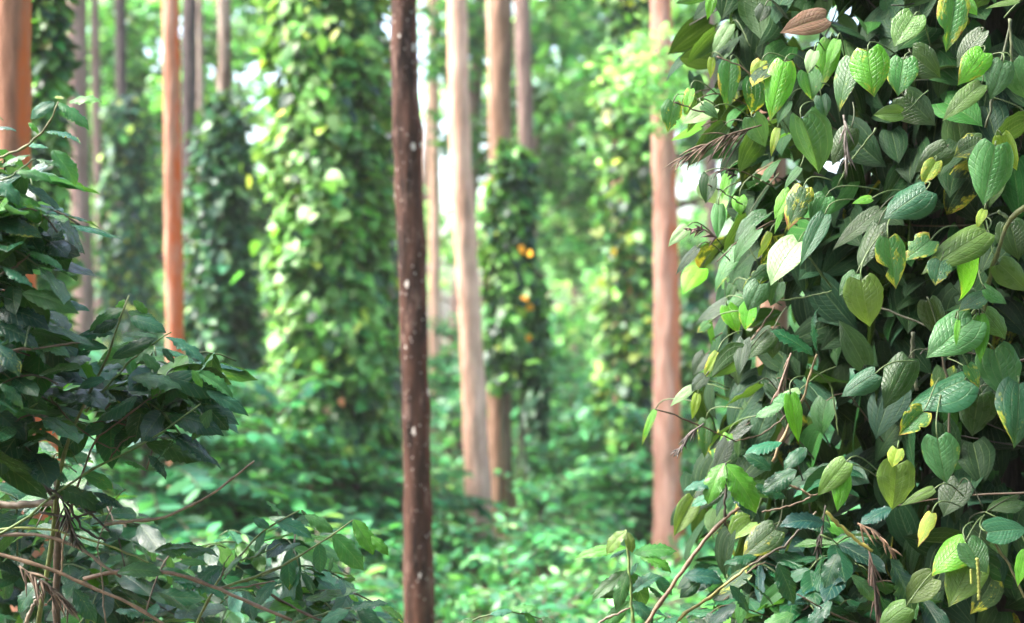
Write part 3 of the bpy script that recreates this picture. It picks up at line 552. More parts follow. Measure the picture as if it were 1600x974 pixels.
# ---- the big pepper vine on its post tree
PX, PY, PR = (1515 - CX) / F * 3.3, 3.3, .40
tr = thing('shade_tree', (PX + .05, PY + .1, 0), 'tree trunk hidden inside the large sharp pepper vine', 'tree'); tb = MB(); zz = np.linspace(-.05, 7, 30)
tb.tube(np.stack([PX + .05 + .03 * np.sin(zz), PY + .1 + 0 * zz, zz], -1), .17 - .008 * zz, 16, noise=.03); tb.build('trunk', B_DARK, tr); top_crown(tr, 6.6, -.4, 0, 1.2)
pv = thing('pepper_vine', (PX, PY - .2, 0), 'large pepper vine in sharp focus with yellow spotted heart shaped leaves', 'pepper vine')
stem = MB()
def depth(x, y):
    dx = (x - 1515) / F * 2.9; return PY - math.sqrt(max(.48 ** 2 - dx * dx, .0)) * .95 - .05 if abs(dx) < .48 else PY - .12 + .12 * math.sin(y * .03)
H = [  # base, tip, width (photo px), colour, wear
 (1117,49,1074,100,24,'under',0),(1113,-8,1105,31,18,'bright',0),(1141,38,1113,85,22,'pale',0),(1180,-10,1188,62,46,'under',0),(1195,10,1185,36,26,'under',0),(1141,95,1135,172,33,'green',0.42),
 (1226,97,1203,190,42,'bright',0.38),(1112,90,1110,124,13,'yellow',0.42),(1190,95,1175,128,25,'yellow',0.59),(1052,160,1043,207,31,'green',0.47),(1079,139,1070,182,19,'bright',0.51),(1115,168,1065,195,28,'pale',0.00),
 (1098,164,1122,186,20,'grey',0),(1252,186,1279,272,76,'grey',0.00),(1297,63,1281,143,36,'bright',0.21),(1262,115,1268,157,36,'green',0.30),(1272,80,1262,116,22,'pale',0.09),(1175,184,1196,230,36,'grey',0),
 (1186,208,1155,272,36,'under',0),(1132,196,1073,262,30,'under',0),(1215,200,1205,245,14,'yellow',0.34),(1232,158,1215,196,20,'grey',0),(1283,150,1290,184,26,'blue',0),
 (1428,25,1397,74,40,'olive',0),(1492,-8,1478,82,44,'green',0.64),(1506,0,1527,25,26,'bright',0),(1592,2,1538,15,13,'olive',0),(1356,80,1366,152,57,'bright',0.38),(1412,94,1403,151,43,'green',0.30),
 (1412,150,1462,197,50,'oliv2',0),(1425,85,1470,122,60,'oliv2',0.09),(1535,50,1495,107,26,'oliv2',0),(1537,82,1496,134,37,'bright',0.42),(1533,132,1472,190,27,'olive',0),(1568,98,1547,157,38,'grey',0),(1583,97,1603,155,42,'grey',0),
 (1330,90,1312,175,32,'mid',0.38),(1308,62,1292,110,20,'bright',0),(1408,178,1364,180,25,'olive',0),(1535,222,1490,246,40,'oliv2',0.38),(1555,228,1536,322,62,'green',0.17),(1565,212,1589,267,33,'yellow',0.30),(1600,190,1552,222,34,'dark',0),
 (1447,297,1380,343,48,'blue',0.09),(1462,253,1440,293,24,'yellow',0.64),(1362,310,1331,319,16,'bright',0.42),(1375,328,1300,392,24,'oliv2',0),(1372,352,1343,425,32,'oliv2',0),(1388,373,1400,452,43,'green',0.51),(1454,376,1414,408,38,'green',0.51),
 (1470,408,1461,447,39,'blue',0.42),(1541,362,1439,430,44,'olive',0),(1538,328,1527,358,16,'yellow',0.42),(1523,384,1497,471,54,'bright',0.17),(1562,413,1606,456,40,'olive',0),(1578,350,1592,407,60,'oliv2',0),(1535,463,1497,488,26,'blue',0.26),(1540,452,1573,476,30,'mid',0),
 (1345,438,1359,511,56,'olive',0),(1338,428,1311,463,24,'mid',0),(1100,288,1117,319,32,'pale',0.09),(1123,320,1121,374,21,'green',0),(1137,272,1128,312,19,'bright',0.17),(1155,308,1158,336,26,'bright',0.09),(1199,337,1147,380,23,'grey',0),(1168,340,1130,396,28,'under',0),
 (1247,379,1204,447,44,'pale',0),(1236,299,1210,343,26,'bright',0),(1256,294,1231,361,38,'mid',0.59),(1223,328,1210,366,10,'bright',0),(1289,335,1250,416,28,'blue',0),(1151,385,1117,459,23,'green',0.21),(1090,387,1056,430,19,'under',0),(1074,354,1044,386,21,'pale',0),
 (1203,363,1183,405,14,'yellow',0.51),(1202,418,1160,452,24,'mid',0.51),(1187,444,1168,486,40,'grey',0),(1216,442,1204,479,28,'grey',0),(1162,467,1128,496,26,'green',0),(1145,445,1138,471,17,'mid',0),(1290,308,1268,352,36,'green',0.17),(1193,282,1222,249,18,'grey',0),(1250,262,1225,298,15,'grey',0),
 (1108,505,1089,521,16,'green',0.42),(1136,478,1154,522,27,'bright',0.30),(1172,478,1165,517,30,'bright',0.42),(1206,518,1167,563,32,'oliv2',0),(1165,553,1111,590,36,'under',0),(1121,550,1097,596,17,'yellow',0.59),(1102,588,1081,613,24,'under',0),(1082,605,1047,636,17,'pale',0),
 (1024,640,1003,697,12,'bright',0.42),(1235,616,1248,692,25,'bright',0.00),(1103,655,1101,716,24,'mid',0.26),(1158,668,1099,702,26,'under',0),(1138,678,1127,724,21,'bright',0.42),(1090,615,1081,656,15,'yellow',0.09),(1249,610,1206,631,17,'pale',0),(1184,600,1130,642,36,'under',0),
 (1520,500,1447,560,60,'grey',0.09),(1531,493,1532,568,25,'bright',0.13),(1497,500,1494,542,10,'bright',0),(1539,489,1571,531,45,'olive',0.09),(1553,547,1577,630,62,'grey',0.09),(1512,570,1529,606,24,'green',0.59),(1507,594,1414,645,54,'blue',0.17),(1529,617,1519,682,57,'oliv2',0),(1368,584,1314,621,36,'blue',0),
 (1442,644,1404,681,36,'mid',0.55),(1465,685,1479,756,52,'grey',0.17),(1402,702,1394,731,27,'yellow',0.42),(1592,600,1584,701,60,'blue',0.26),(1400,727,1393,798,56,'olive',0.13),(1322,722,1277,775,34,'olive',0.09),(1319,740,1308,800,28,'bright',0),(1460,764,1407,791,17,'olive',0),
 (1500,756,1474,808,56,'oliv2',0),(1456,802,1434,856,20,'yellow',0.68),(1543,832,1607,828,36,'blue',0),(1508,847,1456,901,46,'bright',0.34),(1522,872,1482,949,58,'olive',0.17),(1511,849,1542,896,42,'grey',0.09),(1458,904,1414,943,42,'olive',0),(1416,948,1372,986,38,'olive',0),(1604,862,1590,917,22,'bright',0.26),(1521,828,1546,853,30,'oliv2',0),
 (1083,779,1053,838,32,'olive',0),(1211,828,1160,872,46,'oliv2',0.42),(1173,816,1139,846,38,'olive',0.26),(1350,570,1310,500,40,'oliv2',0),(1420,560,1380,640,46,'oliv2',0),(1590,780,1540,800,40,'oliv2',0),(1450,470,1470,530,36,'oliv2',0),(1330,200,1300,260,34,'oliv2',0),(1480,230,1430,270,38,'oliv2',0),
]
main = [(1300, 360, 3.05), (1420, 300, 2.86), (1540, 340, 2.8), (1330, 560, 3.0), (1480, 560, 2.82), (1580, 620, 2.8), (1330, 140, 3.0), (1470, 120, 2.84), (1400, 760, 2.9), (1540, 800, 2.8), (1250, 230, 3.1), (1230, 480, 3.1), (1240, 640, 3.1)]
def reach(B, ax, L, mid, C, rad=.0016):
    """petiole from a blade's base back to the nearest vine stem"""
    q = min((px(*m_) for m_ in mid), key=lambda p_: np.linalg.norm(p_ - B)); g_ = B - ax * .018 + A(0, .004, .006)
    k = nrm(q - g_) * min(np.linalg.norm(q - g_), rng.uniform(.05, .11)); stem.tube(curve([B, g_, g_ + k * .5 + A(0, 0, .006), g_ + k], 8), [rad * .9] * 7 + [rad], 6, C=C)
    return g_ + k
area = sorted(range(len(H)), key=lambda i: -H[i][4] * math.hypot(H[i][0] - H[i][2], H[i][1] - H[i][3]))
small = MB()
for rank, i in enumerate(area):
    bx, by, tx, ty, w, cl, we = H[i]; d = depth((bx + tx) / 2, (by + ty) / 2) - .05 + rng.uniform(-.05, .03) + (.0 if cl not in ('oliv2', 'dark') else .07)
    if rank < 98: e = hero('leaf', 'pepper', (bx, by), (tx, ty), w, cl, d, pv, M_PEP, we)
    else:                                                  # the smallest of the hundred and more go into one part below
        B = px(bx, by, d); T_ = px(tx, ty, d); ax = T_ - B; L = np.linalg.norm(ax); R = frames(ax[None], (nrm(-B + A(0, 0, CAMZ)) * .8 + .5 * UP + .2 * rng.standard_normal(3))[None])[0]
        V, Q, U = leaf_grid('pepper', 1, w / F * d / L, rng.uniform(.2, .8), .2, .3, .02, .08, 12, 8, np.random.default_rng(i), bite=.5 if we > .4 else 0); U[:, 2] = rng.random()
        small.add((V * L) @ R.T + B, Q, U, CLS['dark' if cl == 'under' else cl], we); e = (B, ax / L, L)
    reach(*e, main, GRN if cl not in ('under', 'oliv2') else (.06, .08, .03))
# leafless runs of vine the photo shows
for pts, r_, C in (([(1604, 322, 2.72), (1576, 343, 2.74), (1556, 398, 2.76), (1541, 462, 2.78), (1535, 506, 2.8)], .0048, (.13, .15, .045)), ([(1560, 330, 2.75), (1576, 343, 2.74)], .003, GRN), ([(1296, 200, 2.95), (1255, 122, 2.98), (1228, 96, 2.95)], .002, GRN),
                   ([(1188, 130, 3.0), (1160, 105, 3.0), (1120, 88, 3.0)], .0016, BRN), ([(1120, 178, 3.0), (1085, 172, 2.98), (1054, 160, 2.96)], .0016, BRN), ([(1024, 639, 2.96), (1045, 645, 2.97), (1085, 662, 3.0), (1150, 690, 3.05)], .0017, BRN), ([(1160, 320, 3.05), (1130, 300, 3.0), (1105, 288, 2.98)], .0015, BRN),
                   ([(1210, 480, 2.95), (1185, 520, 3.0), (1150, 555, 3.05)], .0018, BRN), ([(1250, 385, 2.93), (1270, 410, 2.95), (1300, 450, 3.0)], .0022, GRN), ([(1300, 455, 3.0), (1260, 465, 3.02), (1215, 470, 3.02)], .0018, GRN), ([(1345, 470, 3.0), (1400, 490, 2.96), (1460, 515, 2.93)], .0022, (.08, .08, .05)),
                   ([(1427, 520, 2.94), (1425, 560, 2.95), (1432, 610, 2.95)], .0040, (.08, .09, .05)), ([(1150, 690, 3.05), (1190, 680, 3.1), (1240, 640, 3.1)], .0018, BRN), ([(1120, 410, 3.0), (1160, 370, 3.02), (1210, 350, 3.05)], .0018, BRN), ([(1540, 200, 2.82), (1580, 30, 2.8)], .0028, (.08, .1, .05)), ([(1578, 30, 2.8), (1582, 110, 2.8)], .003, (.1, .12, .05)),
                   ([(1485, 735, 2.85), (1482, 600, 2.86), (1470, 545, 2.86)], .0026, (.1, .08, .05)), ([(1370, 200, 2.95), (1330, 250, 2.98), (1310, 290, 3.0)], .0022, GRN), ([(1604, 940, 2.8), (1570, 870, 2.82), (1541, 832, 2.8)], .0024, (.14, .13, .05))):
    stem.tube(curve([px(*p_) for p_ in pts], 14, .0009), np.full(14, r_) * (1 + .12 * rng.standard_normal(14)), 8, C=C)
# inner tangle of runners
for k in range(150):
    a = rng.uniform(0, 6.28); z = rng.uniform(.1, 2.7); r_ = rng.uniform(.2, .42); p0 = A(PX + r_ * math.cos(a), PY + r_ * math.sin(a), z)
    dv = rdir(1)[0] * A(1, 1, .9); ln = rng.uniform(.12, .45); s_ = np.linspace(0, 1, 8)[:, None]
    q = p0 + dv * s_ * ln + .03 * np.sin(s_ * 5 + a) * rdir(1)[0]; stem.tube(q, np.linspace(.003, .0014, 8), 6, C=BLK if k % 3 else BRN)
for k in range(9):
    a = k * .7; z = np.linspace(0, 2.9, 30); stem.tube(np.stack([PX + .21 * np.cos(a + z * .5), PY + .1 + .21 * np.sin(a + z * .5), z], -1), .009, 8, C=BRN, noise=.08)
n = 2500; z = rng.uniform(.0, 2.85, n); a = rng.uniform(0, 6.28, n); a = np.where(rng.random(n) < .45, -np.abs(a) % math.pi + math.pi, a)
rr = PR * (.34 + .38 * rng.random(n) ** .9) * (1 + .10 * np.sin(z * 5 + a * 2)); out = np.stack([np.cos(a), np.sin(a), 0 * a], -1)
P = np.stack([PX + rr * out[:, 0], PY + rr * out[:, 1], z], -1)
m_ = rng.random(n) < .42; P[m_] += (A(-.30, .14, 0) + A(.0, 0, 0)) * (1 + .12 * np.sin(P[m_][:, 2:3] * 6)); D = nrm(-.85 * UP + .35 * out + .5 * rng.standard_normal((n, 3))); N = nrm(out + .35 * UP + .45 * rng.standard_normal((n, 3)))
L = rng.uniform(.075, .135, n); deep = np.clip((rr / PR - .5) / .5, 0, 1)
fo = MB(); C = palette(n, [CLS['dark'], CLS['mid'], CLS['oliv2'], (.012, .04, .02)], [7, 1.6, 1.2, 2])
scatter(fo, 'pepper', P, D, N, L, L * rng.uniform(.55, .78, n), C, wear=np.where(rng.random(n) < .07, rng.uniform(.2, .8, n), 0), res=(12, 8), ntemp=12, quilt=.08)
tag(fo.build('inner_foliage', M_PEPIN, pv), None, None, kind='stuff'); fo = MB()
# outer sprays on the open side of the vine
n = 80; zz = rng.uniform(.5, 2.5, n); xx = (rng.uniform(1085, 1300, n) - CX) / F * 3.0; P = np.stack([xx, rng.uniform(2.95, 3.5, n), zz], -1)
scatter(fo, 'pepper', P, nrm(A(-.25, -.1, -.9) + .5 * rng.standard_normal((n, 3))), nrm(A(-.4, -.5, .5) + .5 * rng.standard_normal((n, 3))), rng.uniform(.06, .105, n), rng.uniform(.035, .065, n),
        palette(n, [CLS['dark'], CLS['mid'], CLS['green'], CLS['grey'], CLS['bright']], [6, 3, .7, .3, .5]), wear=np.where(rng.random(n) < .15, .5, 0), res=(12, 8), ntemp=12, quilt=.08)
for k in range(0, n, 2):
    stem.tube(curve([P[k], P[k] + A(.05, .05, .03), P[k] + A(.16, .12, -.02 + .08 * rng.standard_normal())], 8), .0016, 6, C=BRN)
tag(fo.build('outer_foliage', M_PEP, pv), None, None, kind='stuff'); small.build('small_foliage', M_PEP, pv)['kind'] = 'stuff'; stem.build('stem', M_TWIG, pv)
for pts, r_ in (([(1527, 872), (1529, 900), (1530, 938)], .0032), ([(1517, 890), (1518, 912)], .0022)):
    sp = MB(); q = curve([px(x, y, 2.68) for x, y in pts], 26); sp.tube(q, r_ * (1 + .3 * np.sin(np.arange(26) * 2.3)), 8, C=(.30, .34, .06), noise=.12); sp.build('flower_spike', M_TWIG, pv)

# ---- dry silver oak leaves and one big brown leaf caught in the plants
def dry_spray(b, tip, d, spread, n, label, C=(.13, .085, .055)):
    B, Tp = px(*b, d), px(*tip, d); ax = Tp - B; L = np.linalg.norm(ax); mb = MB(); q = curve([B, (B + Tp) / 2 + A(0, -.01, .012), Tp], 12)
    mb.tube(q, np.linspace(.002, .0008, 12), 6, C=C)
    for k in range(n):
        f = rng.random() ** .8; p0 = np.array([np.interp(f * 11, np.arange(12), q[:, c]) for c in range(3)]); dv = nrm(ax / L + spread * rng.standard_normal(3) - .25 * UP); ln = L * rng.uniform(.18, .5) * (1.1 - .5 * f)
        s_ = np.linspace(0, 1, 6)[:, None]; V = p0 + dv * s_ * ln - UP * s_ ** 2 * ln * .25; mb.tube(V, np.array([.0011, .0022, .0024, .002, .0013, .0004]) * rng.uniform(.6, 1.1), 6, C=A(*C) * rng.uniform(.45, 1.7))
    o = mb.build('dry_leaf', M_DRY, None, loc=tuple(B)); tag(o, label, 'dry leaf', 'dry feathery leaves caught in the near plants'); return o
dry_spray((1190, 196), (1062, 250), 2.93, .32, 34, 'long dry feathery leaf arching out of the sharp vine over the pink trunk')
dry_spray((1150, 275), (1118, 272), 2.95, .6, 14, 'small dark dry leaf tuft under the arching feathery one', BLK)
dry_spray((1120, 372), (1072, 360), 2.93, .5, 22, 'dry pinkish tuft at the tip of a vine spray beside the pink trunk', (.16, .10, .08))
dry_spray((1236, 552), (1212, 635), 2.95, .26, 40, 'brown hanging dry leaf bunch below two dark coffee leaves', (.20, .13, .10))
dry_spray((1318, 180), (1322, 262), 2.86, .34, 22, 'thin grey dry strands hanging under the spotted heart shaped leaf', (.20, .17, .15))
dry_spray((1100, 662), (1060, 705), 2.92, .45, 26, 'curled dark dry leaf hanging by the orange edge of the pink trunk', (.10, .08, .07))
dry_spray((1340, 818), (1395, 862), 2.76, .3, 20, 'tan dry strands lying on the yellow coffee cane', (.26, .16, .10))
dry_spray((1355, 850), (1372, 960), 2.85, .3, 34, 'dark brown upright bunch of dry strands in the shade at the foot of the vine', (.10, .06, .045))
dry_spray((1290, 790), (1278, 860), 2.95, .5, 18, 'dusky dry tuft beside the grey ribbed coffee leaf', BLK)
dl = MB(); B, Tp = px(1290, 28, 2.85), px(1218, 52, 2.85); ax = Tp - B; L = np.linalg.norm(ax); R = frames(ax[None], A(.1, -.9, .25)[None])[0]; V, Q, U = leaf_grid('pepper', 1, 0.58, .35, .25, .3, .02, .05, 20, 14, np.random.default_rng(5))
dl.add((V * L) @ R.T + B, Q, U, (.17, .085, .050), 0); M_DEAD = leaf_mat('dead_leaf', 'arched', rough=.8, trans=.08, under=(.20, .11, .07))
tag(dl.build('dead_leaf', M_DEAD, None, loc=tuple(B)), 'large brown dead leaf with arched veins caught high in the sharp pepper vine', 'dead leaf')

# ---- coffee plants in the near field
def coffee_plant(loc, label): return thing('coffee_plant', loc, label, 'coffee plant')
def canes(plant, data, d, part='cane'):
    for pts, r0, r1, C in data:
        q = curve([px(p_[0], p_[1], d + (p_[2] if len(p_) > 2 else 0)) for p_ in pts], 18, .0010); rr_ = np.linspace(r0, r1, 18); rr_[4::5] *= 1.35
        mb = MB(); mb.tube(q, rr_, 8, C=C, noise=.05); mb.build(part, M_TWIG, plant)
def fill_coffee(mb, st, poly, n, d0, d1, cols, wts, Lr=(.07, .13)):
    """short leafy twigs inside an outline, spread through a depth"""
    x0, x1 = min(p_[0] for p_ in poly), max(p_[0] for p_ in poly); y0, y1 = min(p_[1] for p_ in poly), max(p_[1] for p_ in poly); k = 0
    while k < n:
        x, y = rng.uniform(x0, x1), rng.uniform(y0, y1); ins = False
        for a_, b_ in zip(poly, poly[1:] + poly[:1]):
            if (a_[1] > y) != (b_[1] > y) and x < (b_[0] - a_[0]) * (y - a_[1]) / (b_[1] - a_[1]) + a_[0]: ins = not ins
        if not ins: continue
        k += 1; p0 = px(x, y, rng.uniform(d0, d1)); dv = nrm(A(*(rng.standard_normal(2)), .25 * rng.standard_normal())); ln = rng.uniform(.08, .2); s_ = np.linspace(-.5, .5, 6)[:, None]
        q = p0 + dv * s_ * ln - UP * s_ ** 2 * .1; st.tube(q, .0018, 6, C=GRN if rng.random() < .6 else BRN)
        f = np.repeat([-.2, .15, .5], 2); sg = np.tile([-1, 1], 3); S = nrm(np.cross(dv, UP)); P_ = p0 + dv * (f * ln)[:, None] - UP * (f ** 2)[:, None] * .1
        D = nrm(S * sg[:, None] + .5 * dv - .45 * UP + .3 * rng.standard_normal((6, 3))); N = nrm(UP - .3 * A(0, 1, 0) + .4 * rng.standard_normal((6, 3))); L = rng.uniform(*Lr, 6)
        scatter(mb, 'coffee', P_, D, N, L, L * .42, palette(6, cols, wts), res=(16, 8), ntemp=4, wave=.04, quilt=.06)
CC = [CLS['coffee'], CLS['mid'], CLS['cofpale'], CLS['cofblue'], CLS['cofbright']]

cl1 = coffee_plant((-1.0, 2.75, 0), 'near coffee plant with glossy leaf pairs on green shoots and bare brown canes'); st = MB(); fo = MB()
canes(cl1, [([(60, 974, .1), (80, 860, .05), (92, 735), (110, 668), (140, 615), (160, 580), (178, 535), (190, 495), (202, 462)], .0052, .0016, (.17, .22, .06)), ([(-40, 850), (20, 828), (127, 740), (204, 705), (254, 675), (313, 631)], .0028, .0015, (.13, .22, .05)),
           ([(135, 642), (180, 590), (220, 549), (267, 520)], .0024, .0013, (.14, .24, .05)), ([(100, 830, .1), (145, 690, .05), (190, 655), (245, 615)], .0025, .0013, BRN), ([(165, 818), (210, 815), (254, 809), (292, 795), (320, 780), (360, 752), (397, 720)], .0034, .0017, (.24, .18, .12)),
           ([(-30, 840), (20, 834), (73, 836), (110, 848), (138, 864), (165, 886), (189, 903)], .0036, .0028, (.22, .15, .10)), ([(-30, 860), (20, 872), (91, 893), (150, 922), (196, 938), (245, 968), (270, 985)], .0038, .0028, (.24, .15, .09)), ([(130, 905), (175, 893), (225, 889), (273, 896), (320, 910), (363, 929), (410, 950), (455, 970)], .0042, .003, (.20, .12, .07)),
           ([(-20, 830), (40, 824), (90, 829), (134, 842), (190, 860), (241, 882)], .0024, .0017, (.20, .24, .05)), ([(-30, 790, .05), (40, 788, .04), (88, 786, .03)], .0075, .006, (.16, .12, .08)), ([(92, 740, .03), (86, 770, .05), (90, 860, .1), (88, 985, .15)], .0062, .008, (.10, .07, .05)),
           ([(78, 620), (112, 660), (150, 690), (188, 705)], .0017, .0012, BRN), ([(170, 720), (190, 690), (212, 680)], .0017, .001, BRN), ([(40, 974), (55, 940), (70, 925)], .004, .0025, (.25, .19, .13)), ([(20, 700), (60, 745), (85, 780)], .003, .004, BLK), ([(165, 974), (160, 900), (150, 850), (185, 770), (197, 765)], .0016, .001, (.2, .15, .1)),
           ([(75, 760), (110, 790), (130, 830), (165, 845)], .0032, .0022, BLK), ([(100, 780), (140, 800), (170, 830)], .0026, .002, BLK), ([(60, 800), (110, 810), (150, 800)], .0024, .002, BLK), ([(95, 900), (100, 850), (115, 780)], .002, .0012, TAN)], 2.72)
HL = [(195,468,180,492,24,'cofbright'),(208,470,231,492,30,'cofbright'),(192,482,140,519,28,'green'),(185,500,145,521,18,'coffee'),(203,497,260,521,27,'cofpale'),(200,487,249,509,24,'mid'),(178,523,120,531,18,'cofpale'),(190,524,249,531,13,'grey'),(168,545,94,537,18,'cofpale'),(175,560,246,528,22,'coffee'),
      (145,544,108,577,24,'cofpale'),(153,580,194,574,28,'cofpale'),(200,555,207,598,29,'green'),(224,553,251,586,24,'green'),(130,600,61,569,24,'cofblue'),(164,593,124,608,18,'cofpale'),(258,527,320,571,28,'cofpale'),(253,545,272,568,22,'coffee'),(297,576,260,633,46,'cofpale'),(300,578,316,606,20,'cofbright'),
      (305,580,365,626,20,'green'),(222,604,246,598,20,'mid'),(150,636,246,617,18,'grey'),(322,611,389,651,20,'cofpale'),(320,634,357,673,24,'coffee'),(262,650,350,682,27,'coffee'),(250,672,346,734,24,'coffee'),(228,693,323,724,32,'grey'),(232,712,259,750,20,'coffee'),(195,722,231,738,12,'green'),
      (130,740,177,767,26,'green'),(83,762,162,806,32,'grey'),(145,770,195,800,26,'cofblue'),(240,862,343,872,48,'mid'),(280,878,323,881,12,'green'),(183,896,255,899,32,'grey'),(272,908,352,941,30,'cofpale'),(180,955,240,972,26,'cofpale'),(170,610,235,640,26,'cofblue'),(215,620,150,660,22,'coffee'),(205,590,285,610,24,'grey'),
      (330,640,300,690,22,'mid'),(60,690,20,740,26,'cofblue'),(45,705,5,690,30,'cofblue'),(120,795,175,790,22,'coffee'),(70,905,30,960,26,'coffee'),(115,920,150,975,26,'coffee'),(345,885,300,925,24,'coffee'),(245,925,300,960,26,'grey'),(60,630,30,660,24,'olive')]
for bx, by, tx, ty, w, c_ in HL: hero('leaf', 'coffee', (bx, by), (tx, ty), w, c_, 2.72 + rng.uniform(-.06, .08), cl1, M_COF, wear=.25 if rng.random() < .12 else 0)
fill_coffee(fo, st, [(-60, 640), (90, 700), (170, 760), (250, 850), (330, 880), (300, 1000), (-60, 1000)], 110, 3.0, 3.9, CC, [6, 2, .4, 2.5, .2])
fill_coffee(fo, st, [(110, 560), (260, 570), (310, 640), (240, 690), (120, 660)], 14, 2.75, 3.0, CC, [5, 2, 1.2, 2, .3])
fill_coffee(fo, st, [(232, 535), (318, 540), (350, 650), (240, 650)], 9, 2.8, 3.05, CC, [4, 3, 1, 1.5, 1], (.09, .14))
fo.build('foliage', M_COF, cl1)['kind'] = 'stuff'; tag(st.build('twig_mass', M_TWIG, cl1), None, None, kind='stuff')

cl2 = coffee_plant((-1.15, 2.5, 0), 'coffee branch in front of the russet trunk, highest of the near coffee leaves'); st = MB(); fo = MB()
canes(cl2, [([(-60, 268), (0, 246), (30, 236), (55, 218), (72, 205), (80, 182), (90, 160)], .0028, .0014, (.17, .17, .05)), ([(-40, 285), (10, 280), (30, 266), (55, 247)], .0022, .0013, GRN), ([(-60, 560), (0, 550), (50, 545), (85, 540), (125, 535)], .0026, .0014, BRN), ([(-60, 440), (0, 430), (30, 415), (45, 396)], .0024, .0013, BRN), ([(-50, 330), (0, 318), (25, 306)], .0022, .0013, GRN),
           ([(-60, 560, .2), (-30, 400, .15), (-60, 230, .1)], .007, .005, BRN)], 2.5)
HL = [(85,160,48,187,24,'cofpale'),(91,161,139,204,27,'green'),(108,160,160,161,14,'cofbright'),(100,155,85,152,9,'yellow'),(60,210,44,192,22,'cofbright'),(70,207,127,226,20,'cofpale'),(75,232,37,228,24,'cofpale'),(82,235,118,292,36,'green'),(48,243,3,262,26,'mid'),(55,250,94,266,18,'mid'),(25,270,82,286,16,'green'),(-5,285,30,322,26,'cofpale'),
      (20,308,66,352,32,'cofbright'),(30,303,74,362,22,'cofbright'),(-6,345,66,373,36,'coffee'),(42,395,98,425,22,'green'),(5,418,51,451,32,'cofpale'),(35,458,124,491,24,'grey'),(-10,485,77,516,28,'cofblue'),(-12,505,62,546,32,'cofblue'),(-10,540,30,590,32,'cofblue'),(15,440,52,446,18,'coffee'),(-5,380,22,420,30,'grey'),(-5,370,45,392,24,'mid'),
      (-5,200,26,207,18,'cofpale'),(-8,180,6,190,10,'grey'),(-10,640,40,690,32,'cofblue'),(0,600,35,640,30,'coffee'),(30,520,70,575,26,'coffee'),(55,540,110,560,20,'grey')]
for bx, by, tx, ty, w, c_ in HL: hero('leaf', 'coffee', (bx, by), (tx, ty), w, c_, 2.5 + rng.uniform(-.08, .08), cl2, M_COF, wear=.25 if rng.random() < .12 else 0)
fill_coffee(fo, st, [(-90, 300), (30, 320), (50, 420), (60, 560), (20, 660), (-90, 640)], 26, 2.55, 2.95, CC, [4, 2.5, 1.6, 1.6, .8])
fill_coffee(fo, st, [(-40, 235), (40, 250), (70, 330), (85, 460), (80, 700), (-40, 720)], 34, 2.5, 2.9, CC, [5, 2.5, 1.6, 2, .8], (.09, .15))
fo.build('foliage', M_COF, cl2)['kind'] = 'stuff'; tag(st.build('twig_mass', M_TWIG, cl2), None, None, kind='stuff')

cl3 = coffee_plant((-.42, 2.85, 0), 'low coffee branch reaching towards the lichened trunk with two broad pale ribbed leaves'); st = MB(); fo = MB()
canes(cl3, [([(300, 990, .05), (340, 905), (400, 840), (430, 815), (469, 797)], .003, .0014, (.14, .2, .05)), ([(330, 925), (390, 905), (440, 885), (480, 862), (520, 835), (552, 812)], .003, .0015, (.15, .2, .05)), ([(310, 920), (380, 918), (430, 908)], .0026, .0014, (.22, .14, .09)), ([(360, 880), (410, 865), (440, 850)], .0018, .0012, GRN), ([(400, 915), (450, 945), (510, 975), (560, 985)], .003, .002, BRN), ([(430, 985), (500, 960), (545, 950), (590, 944)], .0024, .0014, GRN),
           ([(680, 985, -.1), (740, 968, -.1), (800, 955, -.1), (850, 968, -.1)], .0022, .0012, GRN), ([(345, 905), (350, 880), (362, 866)], .0012, .0006, (.12, .08, .08)), ([(350, 905), (365, 885), (370, 868)], .0012, .0006, (.12, .08, .08))], 2.85)
HL = [(476,805,521,833,26,'green'),(430,815,488,843,28,'cofpale'),(497,848,500,896,50,'cofpale'),(448,873,452,923,48,'cofpale'),(520,835,568,892,44,'green'),(552,812,583,868,28,'cofbright'),(580,838,607,869,18,'cofbright'),(414,783,441,809,32,'green'),(395,810,422,826,22,'cofpale'),(470,797,480,808,10,'oliv2'),(500,835,530,830,20,'coffee'),(415,830,400,865,24,'cofpale'),
      (545,955,608,944,22,'coffee'),(478,942,432,972,26,'grey'),(592,946,632,976,20,'cofbright'),(545,955,500,975,24,'cofpale'),(420,850,395,880,22,'mid'),(470,850,440,865,20,'coffee'),(520,870,515,895,22,'grey'),(470,895,490,930,26,'coffee'),(380,870,350,905,26,'grey'),(385,905,420,935,28,'mid'),(430,910,400,950,26,'cofpale'),(560,940,545,930,16,'bright')]
for bx, by, tx, ty, w, c_ in HL: hero('leaf', 'coffee', (bx, by), (tx, ty), w, c_, 2.85 + rng.uniform(-.06, .08), cl3, M_COF, wear=.3 if rng.random() < .15 else 0)
HL = [(800,955,840,952,18,'green'),(800,955,765,962,18,'cofpale'),(845,966,880,985,18,'grey'),(740,968,715,985,20,'mid'),(820,958,835,980,18,'cofbright')]
for bx, by, tx, ty, w, c_ in HL: hero('leaf', 'coffee', (bx, by), (tx, ty), w, c_, 2.75, cl3, M_COF)
fill_coffee(fo, st, [(300, 850), (420, 800), (530, 850), (560, 940), (600, 990), (280, 990)], 40, 2.95, 3.6, CC, [4, 2, 2, 1.6, .6])
fo.build('foliage', M_COF, cl3)['kind'] = 'stuff'; tag(st.build('twig_mass', M_TWIG, cl3), None, None, kind='stuff')

